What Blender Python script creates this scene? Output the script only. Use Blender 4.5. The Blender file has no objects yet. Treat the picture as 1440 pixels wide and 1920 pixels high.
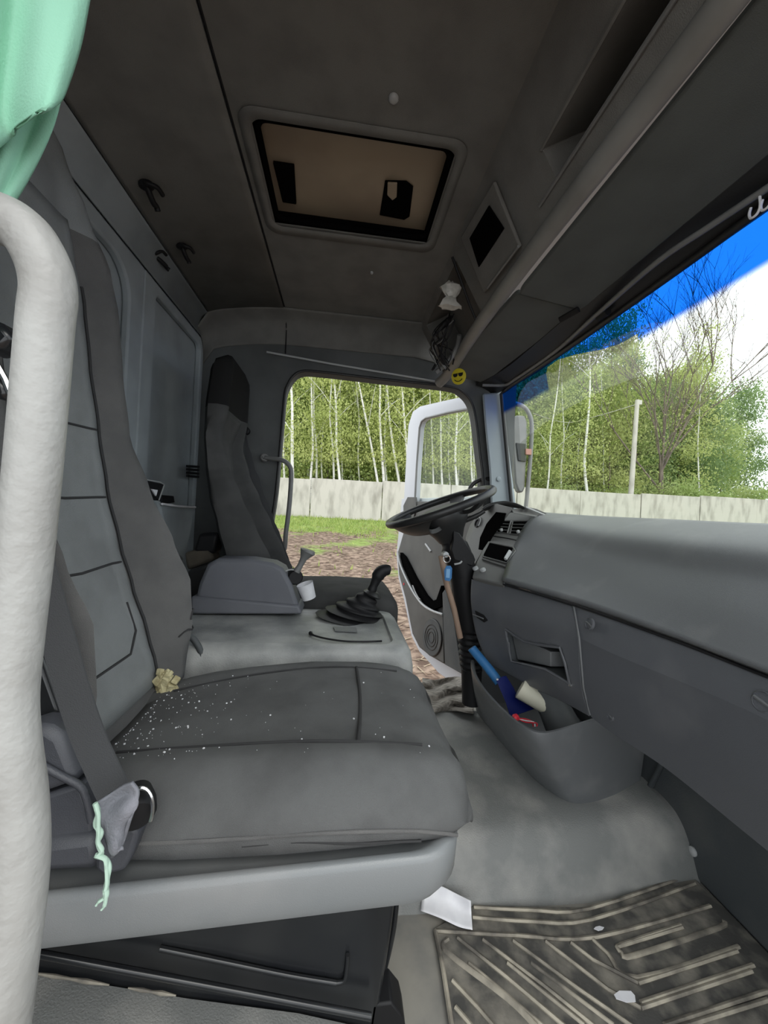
import bpy, bmesh, math, random
from mathutils import Vector, Matrix, noise as mnoise
random.seed(7)
V = Vector
scene = bpy.context.scene
col = scene.collection

# ------------------------------------------------------------------ camera
# cab frame: X = forward in the truck, Y = from passenger door to driver door, Z = up (0 = passenger footwell)
FPX = 721.0
CAM = V((0, 0, 1.05))
_y = V((640 - 720, 960 - 955, FPX)).normalized()
_u = V((math.sin(math.radians(3)), math.cos(math.radians(3)), 0)); _u -= _u.dot(_y) * _y; _u.normalize()
_x = V((1, 0, 0)); _x -= _x.dot(_y) * _y; _x -= _x.dot(_u) * _u; _x.normalize()
RM = Matrix((_x, _y, _u))                       # camera (right, up, forward) -> cab axes
cam = bpy.data.cameras.new('camera')
cam.sensor_fit = 'VERTICAL'; cam.sensor_height = 36; cam.lens = FPX / 1920 * 36
cam.clip_start = 0.01; cam.clip_end = 500
cam_o = bpy.data.objects.new('camera', cam); col.objects.link(cam_o)
_m = Matrix.Identity(4)
for i in range(3):
    _m[i][0] = RM[i][0]; _m[i][1] = RM[i][1]; _m[i][2] = -RM[i][2]; _m[i][3] = CAM[i]
cam_o.matrix_world = _m
scene.camera = cam_o

# ------------------------------------------------------------------ world, sun, exposure
w = bpy.data.worlds.new('overcast_sky'); scene.world = w; w.use_nodes = True
bg = w.node_tree.nodes['Background']
bg.inputs[0].default_value = (0.93, 0.97, 1.0, 1); bg.inputs[1].default_value = 2.6
sun = bpy.data.lights.new('hazy_sun', 'SUN'); sun.energy = 1.2; sun.angle = math.radians(35); sun.color = (1, .97, .9)
sun_o = bpy.data.objects.new('hazy_sun', sun); col.objects.link(sun_o)
sun_o.rotation_euler = (math.radians(38), math.radians(14), 0)
vs = scene.view_settings
vs.view_transform = 'Standard'; vs.look = 'None'; vs.gamma = 1; vs.use_curve_mapping = False; vs.exposure = -0.25

# ------------------------------------------------------------------ helpers
def ray(px, py): return RM @ V((px - 720, 960 - py, FPX))
def A(px, py, X=None, Y=None, Z=None):
    "point where the sight line through a pixel meets a plane of the cab"
    d = ray(px, py)
    t = (X - CAM.x) / d.x if X is not None else (Y - CAM.y) / d.y if Y is not None else (Z - CAM.z) / d.z
    return CAM + d * t
def PL(px, py, p0, n):
    d = ray(px, py); return CAM + d * ((V(p0) - CAM).dot(V(n)) / d.dot(V(n)))

WM = {}
def wm(o): return WM.get(o.name, Matrix.Identity(4))
def put(o, parent):
    if parent is not None:
        o.parent = parent; o.matrix_parent_inverse = wm(parent).inverted()
def tag(o, label, cat, group=None):
    o['label'] = label; o['category'] = cat
    if group: o['group'] = group
    return o
def E(name, loc, label, cat, group=None):
    o = bpy.data.objects.new(name, None); col.objects.link(o); o.empty_display_size = .05
    o.location = loc; WM[o.name] = Matrix.Translation(V(loc))
    return tag(o, label, cat, group)
def shade(me, ang=35):
    for p in me.polygons: p.use_smooth = True
    try: me.set_sharp_from_angle(angle=math.radians(ang))
    except Exception: pass
def O(name, verts, faces, m, parent=None, ang=35, sub=0, solid=0, off=-1, bev=0):
    me = bpy.data.meshes.new(name); me.from_pydata([tuple(v) for v in verts], [], faces)
    bm = bmesh.new(); bm.from_mesh(me); bmesh.ops.recalc_face_normals(bm, faces=bm.faces); bm.to_mesh(me); bm.free()
    return OM(name, me, m, parent, ang, sub, solid, off, bev)
def OM(name, me, m, parent=None, ang=35, sub=0, solid=0, off=-1, bev=0):
    shade(me, ang)
    o = bpy.data.objects.new(name, me); col.objects.link(o)
    if m: me.materials.append(m)
    if solid:
        k = o.modifiers.new('thick', 'SOLIDIFY'); k.thickness = solid; k.offset = off
    if bev:
        k = o.modifiers.new('edge', 'BEVEL'); k.width = bev; k.segments = 2; k.limit_method = 'ANGLE'; k.angle_limit = math.radians(40)
    if sub:
        k = o.modifiers.new('smooth', 'SUBSURF'); k.levels = sub; k.render_levels = sub
    put(o, parent); return o
def struct(o): o['kind'] = 'structure'; return o
def stuff(o): o['kind'] = 'stuff'; return o

class MB:
    "collects shapes that make up ONE part"
    def __init__(s): s.v = []; s.f = []
    def add(s, v, f):
        k = len(s.v); s.v += [V(p) for p in v]; s.f += [[i + k for i in q] for q in f]; return s
    def build(s, name, m, parent=None, **k): return O(name, s.v, s.f, m, parent, **k)

def cr(pts, n=6):
    "Catmull-Rom polyline through points"
    pts = [V(p) for p in pts]; out = []
    for i in range(len(pts) - 1):
        p0 = pts[max(i - 1, 0)]; p1 = pts[i]; p2 = pts[i + 1]; p3 = pts[min(i + 2, len(pts) - 1)]
        for k in range(n):
            t = k / n
            out.append(0.5 * ((2 * p1) + (p2 - p0) * t + (2 * p0 - 5 * p1 + 4 * p2 - p3) * t * t + (3 * p1 - p0 - 3 * p2 + p3) * t ** 3))
    out.append(pts[-1]); return out
def crc(pts, n=6):
    "closed version"
    pts = [V(p) for p in pts]; N = len(pts); out = []
    for i in range(N):
        p0 = pts[i - 1]; p1 = pts[i]; p2 = pts[(i + 1) % N]; p3 = pts[(i + 2) % N]
        for k in range(n):
            t = k / n
            out.append(0.5 * ((2 * p1) + (p2 - p0) * t + (2 * p0 - 5 * p1 + 4 * p2 - p3) * t * t + (3 * p1 - p0 - 3 * p2 + p3) * t ** 3))
    return out
def lerp_tab(tab, x):
    if x <= tab[0][0]: return tab[0][1:]
    for a, b in zip(tab, tab[1:]):
        if x <= b[0]:
            t = (x - a[0]) / (b[0] - a[0]); t = t * t * (3 - 2 * t) * .5 + t * .5
            return [p + (q - p) * t for p, q in zip(a[1:], b[1:])]
    return tab[-1][1:]
def loft(rings, closed=True, caps=True):
    n = len(rings[0]); v = [p for r in rings for p in r]; f = []
    for i in range(len(rings) - 1):
        for j in range(n if closed else n - 1):
            a = i * n + j; b = i * n + (j + 1) % n
            f.append([a, b, b + n, a + n])
    if caps and closed:
        f.append(list(range(n))[::-1]); f.append([(len(rings) - 1) * n + j for j in range(n)])
    return v, f
def tube(pts, r, seg=10, caps=True, flat=1.0, up=None):
    "swept tube; r number or list; flat squeezes one axis"
    pts = [V(p) for p in pts]; n = len(pts)
    if not isinstance(r, (list, tuple)): r = [r] * n
    rings = []; prev = V(up) if up else None
    for i, p in enumerate(pts):
        t = (pts[min(i + 1, n - 1)] - pts[max(i - 1, 0)]).normalized()
        if prev is None: prev = t.orthogonal()
        a = (prev - prev.dot(t) * t)
        a = a.normalized() if a.length > 1e-6 else t.orthogonal().normalized()
        b = t.cross(a); prev = a
        rings.append([p + (a * math.cos(k * math.tau / seg) * flat + b * math.sin(k * math.tau / seg)) * r[i] for k in range(seg)])
    return loft(rings, True, caps)
def strap(pts, w, t, side):
    "flat band along points; side = width direction"
    rings = []; pts = [V(p) for p in pts]; n = len(pts)
    for i, p in enumerate(pts):
        s = V(side[i] if isinstance(side, list) else side).normalized()
        d = (pts[min(i + 1, n - 1)] - pts[max(i - 1, 0)]).normalized()
        nn = d.cross(s).normalized()
        ww = w[i] if isinstance(w, (list, tuple)) else w
        rings.append([p + s * ww / 2 + nn * t / 2, p - s * ww / 2 + nn * t / 2, p - s * ww / 2 - nn * t / 2, p + s * ww / 2 - nn * t / 2])
    return loft(rings)
def boxv(c, s, M=None):
    c = V(c); v = []
    for dx in (-.5, .5):
        for dy in (-.5, .5):
            for dz in (-.5, .5):
                p = V((dx * s[0], dy * s[1], dz * s[2]))
                if M: p = M @ p
                v.append(c + p)
    return v, [[0, 1, 3, 2], [4, 6, 7, 5], [0, 4, 5, 1], [2, 3, 7, 6], [0, 2, 6, 4], [1, 5, 7, 3]]
def box(name, c, s, m, parent=None, bev=.004, M=None, **k):
    v, f = boxv(c, s, M); return O(name, v, f, m, parent, bev=bev, **k)
def prism(loop, d):
    "closed loop of points pushed along vector d"
    n = len(loop); d = V(d); v = [V(p) for p in loop] + [V(p) + d for p in loop]
    f = [list(range(n))[::-1], list(range(n, 2 * n))] + [[i, (i + 1) % n, n + (i + 1) % n, n + i] for i in range(n)]
    return v, f
def lathe(prof, base, axis, seg=20, ref=None):
    "prof: (radius, along)"
    ax = V(axis).normalized(); a = ax.orthogonal().normalized() if ref is None else V(ref).normalized(); b = ax.cross(a); base = V(base)
    return loft([[base + ax * h + (a * math.cos(k * math.tau / seg) + b * math.sin(k * math.tau / seg)) * r for k in range(seg)] for r, h in prof])
def grid(rows, nu=5, nv=5):
    "smooth surface through rows of control points"
    R = [cr(r, nu) for r in rows]; C = [cr([r[j] for r in R], nv) for j in range(len(R[0]))]
    a = len(C); b = len(C[0]); v = [p for c in C for p in c]
    return v, [[i * b + j, i * b + j + 1, (i + 1) * b + j + 1, (i + 1) * b + j] for i in range(a - 1) for j in range(b - 1)]
def holes(us, vsx, hs, fn, back=None):
    "rectangle us x vsx with rectangular holes (u0,u1,v0,v1,depth); fn(u,v,d)->point"
    mb = MB()
    U = sorted(set(us + [h[0] for h in hs] + [h[1] for h in hs])); W = sorted(set(vsx + [h[2] for h in hs] + [h[3] for h in hs]))
    for a, b in zip(U, U[1:]):
        for c, d in zip(W, W[1:]):
            mu = (a + b) / 2; mv = (c + d) / 2
            if any(h[0] < mu < h[1] and h[2] < mv < h[3] for h in hs): continue
            mb.add([fn(a, c, 0), fn(b, c, 0), fn(b, d, 0), fn(a, d, 0)], [[0, 1, 2, 3]])
    for h in hs:
        a, b, c, d, k = h[:5]
        q = [(a, c), (b, c), (b, d), (a, d)]
        v = [fn(x, y, 0) for x, y in q] + [fn(x, y, k) for x, y in q]
        f = [[i, (i + 1) % 4, 4 + (i + 1) % 4, 4 + i] for i in range(4)]
        if len(h) < 6 or h[5]: f.append([4, 5, 6, 7])
        mb.add(v, f)
    return mb
def rloop(x0, x1, y0, y1, r, n=5):
    "rounded rectangle 2D loop"
    out = []
    for cx, cy, a0 in ((x1 - r, y1 - r, 0), (x0 + r, y1 - r, 90), (x0 + r, y0 + r, 180), (x1 - r, y0 + r, 270)):
        for k in range(n + 1):
            a = math.radians(a0 + 90 * k / n); out.append((cx + r * math.cos(a), cy + r * math.sin(a)))
    return out
def ringplate(loop, x0, x1, y0, y1, fn, thick):
    "plate x0..x1,y0..y1 with a hole of any star-shaped loop"
    cx = sum(p[0] for p in loop) / len(loop); cy = sum(p[1] for p in loop) / len(loop)
    ang = lambda p: math.atan2(p[1] - cy, p[0] - cx)
    L = sorted(loop, key=ang); out = []
    for p in L:
        dx = p[0] - cx; dy = p[1] - cy
        t = min([q for q in ((x1 - cx) / dx if dx > 1e-9 else 9e9, (x0 - cx) / dx if dx < -1e-9 else 9e9, (y1 - cy) / dy if dy > 1e-9 else 9e9, (y0 - cy) / dy if dy < -1e-9 else 9e9)])
        out.append([cx + dx * t, cy + dy * t])
    for c in ((x0, y0), (x1, y0), (x1, y1), (x0, y1)):
        k = min(range(len(out)), key=lambda i: abs(math.atan2(math.sin(ang(L[i]) - ang(c)), math.cos(ang(L[i]) - ang(c)))))
        out[k] = list(c)
    n = len(L); v = []
    for d in (0, thick):
        v += [fn(p[0], p[1], d) for p in L] + [fn(p[0], p[1], d) for p in out]
    f = []
    for i in range(n):
        j = (i + 1) % n
        f += [[i, j, n + j, n + i], [2 * n + i, 3 * n + i, 3 * n + j, 2 * n + j], [i, 2 * n + i, 2 * n + j, j], [n + i, n + j, 3 * n + j, 3 * n + i]]
    return v, f
def copy_tree(o, parent=None, off=None):
    c = o.copy(); col.objects.link(c)
    if parent is not None: c.parent = parent
    for ch in list(o.children): copy_tree(ch, c)
    return c

# ------------------------------------------------------------------ materials
def srgb(r, g, b):
    f = lambda c: ((c / 255 + .055) / 1.055) ** 2.4 if c > 10 else c / 255 / 12.92
    return (f(r), f(g), f(b), 1)
def M(name, c, rough=.6, c2=None, scale=8, lo=.4, hi=.65, bump=0, bscale=200, metal=0, spec=.5, detail=4, coords='Object', stretch=None, sheen=0):
    m = bpy.data.materials.new(name); m.use_nodes = True; nt = m.node_tree; N = nt.nodes; Lk = nt.links
    b = N['Principled BSDF']; b.inputs['Roughness'].default_value = rough; b.inputs['Metallic'].default_value = metal
    b.inputs['Specular IOR Level'].default_value = spec
    b.inputs['Base Color'].default_value = c
    tc = N.new('ShaderNodeTexCoord'); src = tc.outputs[coords]
    if stretch:
        mp = N.new('ShaderNodeMapping'); mp.inputs['Scale'].default_value = stretch; Lk.new(src, mp.inputs[0]); src = mp.outputs[0]
    if c2:
        n = N.new('ShaderNodeTexNoise'); n.inputs['Scale'].default_value = scale; n.inputs['Detail'].default_value = detail; Lk.new(src, n.inputs['Vector'])
        r = N.new('ShaderNodeMapRange'); r.inputs[1].default_value = lo; r.inputs[2].default_value = hi; Lk.new(n.outputs[0], r.inputs[0])
        x = N.new('ShaderNodeMix'); x.data_type = 'RGBA'; x.inputs[6].default_value = c; x.inputs[7].default_value = c2
        Lk.new(r.outputs[0], x.inputs[0]); Lk.new(x.outputs[2], b.inputs['Base Color'])
    if bump:
        n2 = N.new('ShaderNodeTexNoise'); n2.inputs['Scale'].default_value = bscale; n2.inputs['Detail'].default_value = 2; Lk.new(src, n2.inputs['Vector'])
        bp = N.new('ShaderNodeBump'); bp.inputs['Strength'].default_value = bump; bp.inputs['Distance'].default_value = .002
        Lk.new(n2.outputs[0], bp.inputs['Height']); Lk.new(bp.outputs[0], b.inputs['Normal'])
    return m
def glassmat(name, c, gloss=.06):
    m = bpy.data.materials.new(name); m.use_nodes = True; nt = m.node_tree; N = nt.nodes; N.clear()
    o = N.new('ShaderNodeOutputMaterial'); t = N.new('ShaderNodeBsdfTransparent'); t.inputs[0].default_value = c
    g = N.new('ShaderNodeBsdfGlossy'); g.inputs['Roughness'].default_value = .02; x = N.new('ShaderNodeMixShader'); x.inputs[0].default_value = gloss
    nt.links.new(t.outputs[0], x.inputs[1]); nt.links.new(g.outputs[0], x.inputs[2]); nt.links.new(x.outputs[0], o.inputs[0]); return m

m_roof = M('headliner_felt', (.20, .196, .182, 1), .95, (.165, .161, .149, 1), 9, bump=.5, bscale=500, spec=.2)
m_void = M('unlit_void', (.004, .004, .004, 1), 1.0, spec=0)  # sheenless black: hatch rubber, plus shade of slots and recesses put into colour
m_wall = M('pillar_liner', (.115, .12, .12, 1), .85, (.09, .094, .094, 1), 5, bump=.3, bscale=400, spec=.3)
m_rear = M('rear_liner', (.34, .375, .39, 1), .85, (.28, .31, .32, 1), 5, bump=.3, bscale=400)
m_dark = M('black_plastic', (.010, .010, .011, 1), .55, spec=.3)
m_black = M('black_rubber', (.02, .02, .02, 1), .42, bump=.2)
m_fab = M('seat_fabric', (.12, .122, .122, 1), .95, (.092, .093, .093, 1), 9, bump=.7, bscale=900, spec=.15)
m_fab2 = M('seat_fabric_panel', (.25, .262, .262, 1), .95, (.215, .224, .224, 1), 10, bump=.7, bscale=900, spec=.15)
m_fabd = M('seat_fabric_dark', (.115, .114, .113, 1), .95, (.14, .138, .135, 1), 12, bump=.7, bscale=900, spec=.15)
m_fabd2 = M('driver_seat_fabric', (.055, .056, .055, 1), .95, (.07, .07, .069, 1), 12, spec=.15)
m_blk = M('seat_top_black', (.016, .016, .016, 1), .95, spec=.1)
m_seam = M('seam_thread', (.03, .03, .031, 1), .9)
m_pl = M('grey_plastic', (.13, .136, .14, 1), .5, (.16, .166, .17, 1), 6, .45, .75, bump=.25, bscale=700)
m_dash = M('dash_plastic', (.125, .131, .137, 1), .4, (.20, .203, .203, 1), 7, .55, .85, bump=.3, bscale=900)
m_dashl = M('dash_lower_plastic', (.092, .097, .107, 1), .42, (.145, .149, .157, 1), 6, .5, .85, bump=.3, bscale=900)
m_panel = M('centre_panel_plastic', (.13, .13, .125, 1), .5, bump=.2, bscale=700)
m_kick = M('kick_panel', (.055, .062, .066, 1), .6, (.08, .085, .085, 1), 6, bump=.3)
m_floor = M('floor_rubber', (.19, .196, .19, 1), .55, (.40, .39, .365, 1), 6, .45, .78, bump=.6, bscale=300, detail=8)
m_mat = M('mat_rubber', (.07, .068, .063, 1), .75, (.27, .25, .21, 1), 17, .42, .72, bump=.3, detail=8)
m_rib = M('mat_rib_dusty', (.12, .11, .095, 1), .8, (.45, .41, .33, 1), 13, .36, .62, detail=8)
m_sand = M('floor_dirt', (.29, .275, .24, 1), .9, (.20, .195, .18, 1), 9, detail=8)
m_tray = M('tray_plastic', (.185, .196, .20, 1), .27, (.225, .23, .23, 1), 5, bump=.2, bscale=800)
m_ped = M('pedestal_black', (.012, .013, .015, 1), .22, (.02, .021, .022, 1), 7)
m_rail = M('rail_paint', (.36, .36, .345, 1), .45, (.21, .2, .185, 1), 9, .44, .78, bump=.5, bscale=130, detail=9)
m_railg = M('rail_grey', (.17, .172, .168, 1), .45, (.2, .2, .195, 1), 12)
m_mint = M('mint_cloth', (.30, .60, .44, 1), .9, (.25, .54, .38, 1), 6, bump=.3, bscale=400)
m_white = M('white_paint', (.52, .54, .58, 1), .35)
m_paper = M('paper', (.80, .80, .82, 1), .8, (.70, .70, .73, 1), 20)
m_chrome = M('chrome', (.7, .7, .7, 1), .2, metal=1)
m_silver = M('silver_grey', (.42, .43, .43, 1), .4)
m_tan = M('hatch_tan', (.34, .27, .19, 1), .55, (.27, .21, .15, 1), 4)
m_blue = M('blue_handle', (.03, .16, .38, 1), .5, bump=.3, bscale=400)
m_navy = M('navy_plastic', (.006, .012, .10, 1), .25)
m_cup = M('cream_cup', (.62, .60, .48, 1), .6)
m_red = M('red_plastic', (.65, .03, .05, 1), .4)
m_stick = M('bare_wood', (.36, .25, .18, 1), .7, (.28, .19, .14, 1), 12, stretch=(1, 1, .2))
m_yel = M('yellow_print', (.60, .50, .02, 1), .5)
m_foam = M('yellow_foam', (.55, .50, .30, 1), .95, (.35, .30, .16, 1), 60, bump=1, bscale=150)
m_pill = M('pillar_trim', (.27, .31, .34, 1), .6, bump=.2, bscale=600)
m_tun = M('tunnel_mat', (.19, .20, .197, 1), .5, (.42, .425, .41, 1), 9, .35, .75, bump=.5, bscale=250, detail=7)
m_box = M('console_plastic', (.125, .13, .148, 1), .5, (.15, .155, .172, 1), 5, bump=.3, bscale=700)
m_glass = glassmat('clear_glass', (.93, .97, .94, 1), .05)
m_plate = M('visor_cloth', (.10, .11, .105, 1), .8, (.085, .092, .088, 1), 7, bump=.3, bscale=600)
m_cover = M('seat_cover_plastic', (.055, .058, .068, 1), .45, (.075, .078, .088, 1), 6, bump=.3, bscale=700)
m_belt = M('belt_webbing', (.055, .057, .06, 1), .8, bump=.4, bscale=600)
m_lip = M('lip_plastic', (.26, .255, .24, 1), .5, (.21, .205, .19, 1), 6)
m_doorp = M('door_liner', (.075, .075, .072, 1), .6, (.095, .095, .09, 1), 5, bump=.3, bscale=500)
m_tan2 = M('brown_strap', (.13, .11, .085, 1), .9, (.08, .07, .055, 1), 12)
m_rag = M('rag_cloth', (.19, .197, .22, 1), .95, (.26, .26, .29, 1), 25, bump=.6, bscale=300)
m_cord = M('green_cord', (.50, .68, .56, 1), .9)
m_wrap = M('clear_wrap', (.62, .60, .55, 1), .3, (.45, .44, .40, 1), 40, bump=1, bscale=60)
# ================================================================== THE CAB SHELL
YN, YF = .22, 2.2                                  # passenger-side and driver-side inner planes
def extrude_y(prof, y0, y1, n=1):
    rows = [[V((x, y0 + (y1 - y0) * k / n, z)) for x, z in prof] for k in range(n + 1)]
    return loft(rows, closed=False)
# floor: footwell pan, then the raised middle floor (rolled edge) down into the driver's footwell
fl = MB(); fl.add(*boxv((.15, (YN + YF) / 2, -.02), (1.95, YF - YN + .3, .04)))
floor = struct(fl.build('floor', m_sand))
hump_prof = [(.985, .0), (.995, .02), (1.02, .075), (1.055, .125), (1.11, .15), (1.25, .158), (1.5, .158), (1.70, .15), (1.78, .11), (1.84, .03), (1.86, .0)]
hp = cr([V((0, a, b)) for a, b in hump_prof], 4)
hum = MB(); rows = []
for k in range(13):
    x = -.1 + 1.24 * k / 12
    rows.append([V((x, p.y + .035 * max(0, (x - .72)) / .4, p.z)) for p in hp])
hum.add(*loft(rows, closed=False))
hump = hum.build('raised_floor', m_floor, floor, ang=60)
# rear wall: base sheet, raised frame with two rounded recesses, and the coving up to the roof
wr = MB(); wr.add(*boxv((-.83, (YN + YF) / 2, 1.12), (.02, YF - YN, 2.26)))
wall_rear = struct(wr.build('wall_rear', m_rear))
def rfn(y, z, d): return V((-.79 - d, y, z))
h1 = rloop(.5, 1.475, .98, 1.87, .12); h2 = rloop(1.66, 2.16, .98, 1.885, .04)
v, f = ringplate(h1, YN, 1.565, .45, 1.93, rfn, .03); O('rear_panel_frame', v, f, m_rear, wall_rear, bev=.008)
v, f = ringplate(h2, 1.567, YF, .45, 1.93, rfn, .03); O('rear_panel_frame', v, f, m_rear, wall_rear, bev=.008)
cov = cr([V((-.79, 0, 1.93)), V((-.785, 0, 1.97)), V((-.768, 0, 2.01)), V((-.742, 0, 2.034))], 4)
v, f = extrude_y([(p.x, p.z) for p in cov], YN, YF); O('coving', v, f, m_rear, wall_rear, solid=.006, ang=60)
# ceiling: rear panel, main panel with the hatch opening, curved edge over the driver door
ce = holes([-.35, .383], [YN, 2.08], [(-.30, .275, 1.085, 1.475, .004, False)], lambda x, y, d: V((x, y, 2.10 + d)))
ceiling = struct(ce.build('ceiling', m_roof))
rp = cr([V((-.738, 0, 2.038)), V((-.66, 0, 2.062)), V((-.5, 0, 2.088)), V((-.358, 0, 2.1))], 4)
v, f = extrude_y([(p.x, p.z) for p in rp], YN, 2.08); O('rear_roof_panel', v, f, m_roof, ceiling, solid=.006, ang=60)
sp = [V((x, 2.08, z)) for x, z in [(-.79, 1.95)] + [(p.x, p.z) for p in rp] + [(-.2, 2.1), (.1, 2.1), (.383, 2.1), (.5, 2.08)]]
edge = []
for p in sp:
    h = p.z
    edge.append(cr([V((p.x, 2.08, h)), V((p.x, 2.15, h - .025)), V((p.x, 2.19, h - .075)), V((p.x, 2.2, h - .15))], 4))
v, f = loft(edge, closed=False); O('roof_edge', v, f, m_roof, ceiling, solid=.006, ang=60)
v, f = tube([V((-.354, YN, 2.103)), V((-.354, 2.08, 2.103)), V((-.354, 2.15, 2.078)), V((-.354, 2.185, 2.03)), V((-.354, 2.195, 1.95)), V((-.354, 2.195, 1.9))], .0035, 6)
O('seam', v, f, m_dark, ceiling)
v, f = tube([V((-.741, YN, 2.034)), V((-.741, 2.18, 2.034))], .0022, 6); O('seam', v, f, m_dark, ceiling)
# outer roof skin keeps daylight out of the headliner gaps
sk = MB(); sk.add(*boxv((.02, (YN + YF) / 2, 2.26), (1.75, YF - YN + .2, .02))); sk.build('roof_skin', m_white, ceiling)
# driver-side wall with the door opening
loopD = [A(a, b, Y=YF) for a, b in ((515, 945), (522, 880), (529, 800), (534, 742), (540, 722), (550, 706), (566, 697), (600, 698), (720, 712), (840, 725), (868, 736), (884, 756), (892, 790), (899, 850), (905, 900))]
loopD = [(p.x, p.z) for p in loopD]
loopD = loopD + [(.845, 1.0), (.86, .6), (.84, .2), (.80, .08), (.74, .03), (.5, .02), (.0, .02), (-.36, .02), (-.42, .08), (-.43, .3), (-.41, .7)]
LD = crc([V((a, b, 0)) for a, b in loopD], 4); LD = [(p.x, p.y) for p in LD]
v, f = ringplate(LD, -.83, 1.0, -.04, 2.26, lambda x, z, d: V((x, YF + d, z)), .09)
wall_left = struct(O('wall_left', v, f, m_wall, bev=0))
v, f = tube([V((a, YF - .004, b)) for a, b in LD] + [V((LD[0][0], YF - .004, LD[0][1]))], .008, 8, flat=1)
O('door_seal', v, f, m_black, wall_left, ang=60)
# passenger-side wall around the open doorway the picture is taken through
v, f = ringplate(rloop(-.45, .9, -.02, 1.86, .1), -.83, 1.15, -.04, 2.26, lambda x, z, d: V((x, YN - d, z)), .09)
wall_right = struct(O('wall_right', v, f, m_rear))
# cowl / fire wall under the windscreen
cw = MB(); cw.add(*boxv((1.2, (YN + YF) / 2, .5), (.04, YF - YN + .1, 1.04)))
wall_front = struct(cw.build('wall_front', m_kick))
# gutter strip over the driver door
v, f = tube([A(500, 660, Y=2.185), A(620, 682, Y=2.185), A(740, 702, Y=2.185), A(815, 715, Y=2.185)], .006, 8)
struct(O('trim_1', v, f, m_silver))
# A pillar
pa = [A(903, 738, Y=2.14), A(941, 735, Y=2.14), A(946, 790, Y=2.14), A(957, 880, Y=2.14), A(968, 962, Y=2.14), A(920, 966, Y=2.14), A(916, 880, Y=2.14), A(908, 800, Y=2.14)]
v, f = prism([p + V((0, -.01, 0)) for p in pa], (.03, .07, 0))
pil = struct(O('trim_2', v, f, m_pill, bev=.012))
v, f = lathe([(.014, 0), (.014, .004), (.010, .006)], A(935, 898, Y=2.128), (0, -1, 0)); O('screw_cap', v, f, m_pill, pil)

# windscreen glass, tint strip and rubber
def glassP(y, t, off=0):
    "t 0 at the header, 1 at the dash"
    q = (y - 1.2) / .95
    b = 1 - q * q
    e = max(0, abs(q) - .8) / .2
    xt = .875 + .03 * b; xb = .985 + .11 * b
    z = 1.762 - .03 * e * e * .5 + (1.0 - 1.762) * t
    return V((xt + (xb - xt) * t - off, y, z))
ny, nt_ = 40, 10
gv = [glassP(.2 + 1.91 * i / ny, j / nt_) for i in range(ny + 1) for j in range(nt_ + 1)]
gf = [[i * (nt_ + 1) + j, i * (nt_ + 1) + j + 1, (i + 1) * (nt_ + 1) + j + 1, (i + 1) * (nt_ + 1) + j] for i in range(ny) for j in range(nt_)]
window_1 = struct(O('window_1', gv, gf, m_glass, ang=80))
# graded blue tint strip with a rounded greyer patch
def filmmat(name, c):
    m = glassmat(name, c, .02); nt = m.node_tree; N = nt.nodes
    t = [n for n in N if n.type == 'BSDF_TRANSPARENT'][0]
    tc = N.new('ShaderNodeTexCoord'); sx = N.new('ShaderNodeSeparateXYZ'); r = N.new('ShaderNodeMapRange'); r.interpolation_type = 'SMOOTHSTEP'
    r.inputs[1].default_value = 1.632; r.inputs[2].default_value = 1.662
    x = N.new('ShaderNodeMix'); x.data_type = 'RGBA'; x.inputs[6].default_value = (1, 1, 1, 1); x.inputs[7].default_value = c
    nt.links.new(tc.outputs['Object'], sx.inputs[0]); nt.links.new(sx.outputs[2], r.inputs[0]); nt.links.new(r.outputs[0], x.inputs[0]); nt.links.new(x.outputs[2], t.inputs[0]); return m
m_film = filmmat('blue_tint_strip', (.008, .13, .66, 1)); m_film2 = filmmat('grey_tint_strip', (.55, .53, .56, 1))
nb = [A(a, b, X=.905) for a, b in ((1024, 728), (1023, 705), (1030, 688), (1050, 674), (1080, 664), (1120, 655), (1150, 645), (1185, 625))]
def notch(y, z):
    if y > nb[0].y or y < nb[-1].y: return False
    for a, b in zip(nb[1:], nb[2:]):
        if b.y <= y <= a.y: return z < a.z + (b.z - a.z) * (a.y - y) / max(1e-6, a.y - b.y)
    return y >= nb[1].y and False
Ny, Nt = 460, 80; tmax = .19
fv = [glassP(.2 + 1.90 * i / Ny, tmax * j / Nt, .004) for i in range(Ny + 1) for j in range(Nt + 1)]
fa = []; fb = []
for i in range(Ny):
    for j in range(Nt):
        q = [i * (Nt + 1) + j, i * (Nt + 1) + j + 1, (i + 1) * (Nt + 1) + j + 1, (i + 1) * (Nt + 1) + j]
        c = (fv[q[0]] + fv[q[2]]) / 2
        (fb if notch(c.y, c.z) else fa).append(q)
O('tint_strip', fv, fa, m_film, window_1, ang=80); O('tint_grey_patch', fv, fb, m_film2, window_1, ang=80)
rb = [glassP(.2 + 1.91 * i / ny, 0) + V((-.006, 0, .004)) for i in range(ny + 1)] + [glassP(2.11, j / 8) + V((-.006, .0, 0)) for j in range(1, 9)]
v, f = tube(rb, .011, 8); O('window_seal', v, f, m_black, window_1, ang=60)

# header trim between visors and glass
hd = [(.80, 1.812), (.84, 1.802), (.875, 1.785), (.897, 1.77), (.915, 1.768), (.93, 1.80), (.90, 1.9), (.80, 1.9)]
rows = []
for k in range(25):
    y = .2 + 1.97 * k / 24; e = max(0, (y - 1.75) / .4)
    rows.append([V((x - .055 * e * e, y, z)) for x, z in hd])
v, f = loft(rows); struct(O('trim_3', v, f, m_black, ang=50))
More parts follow.
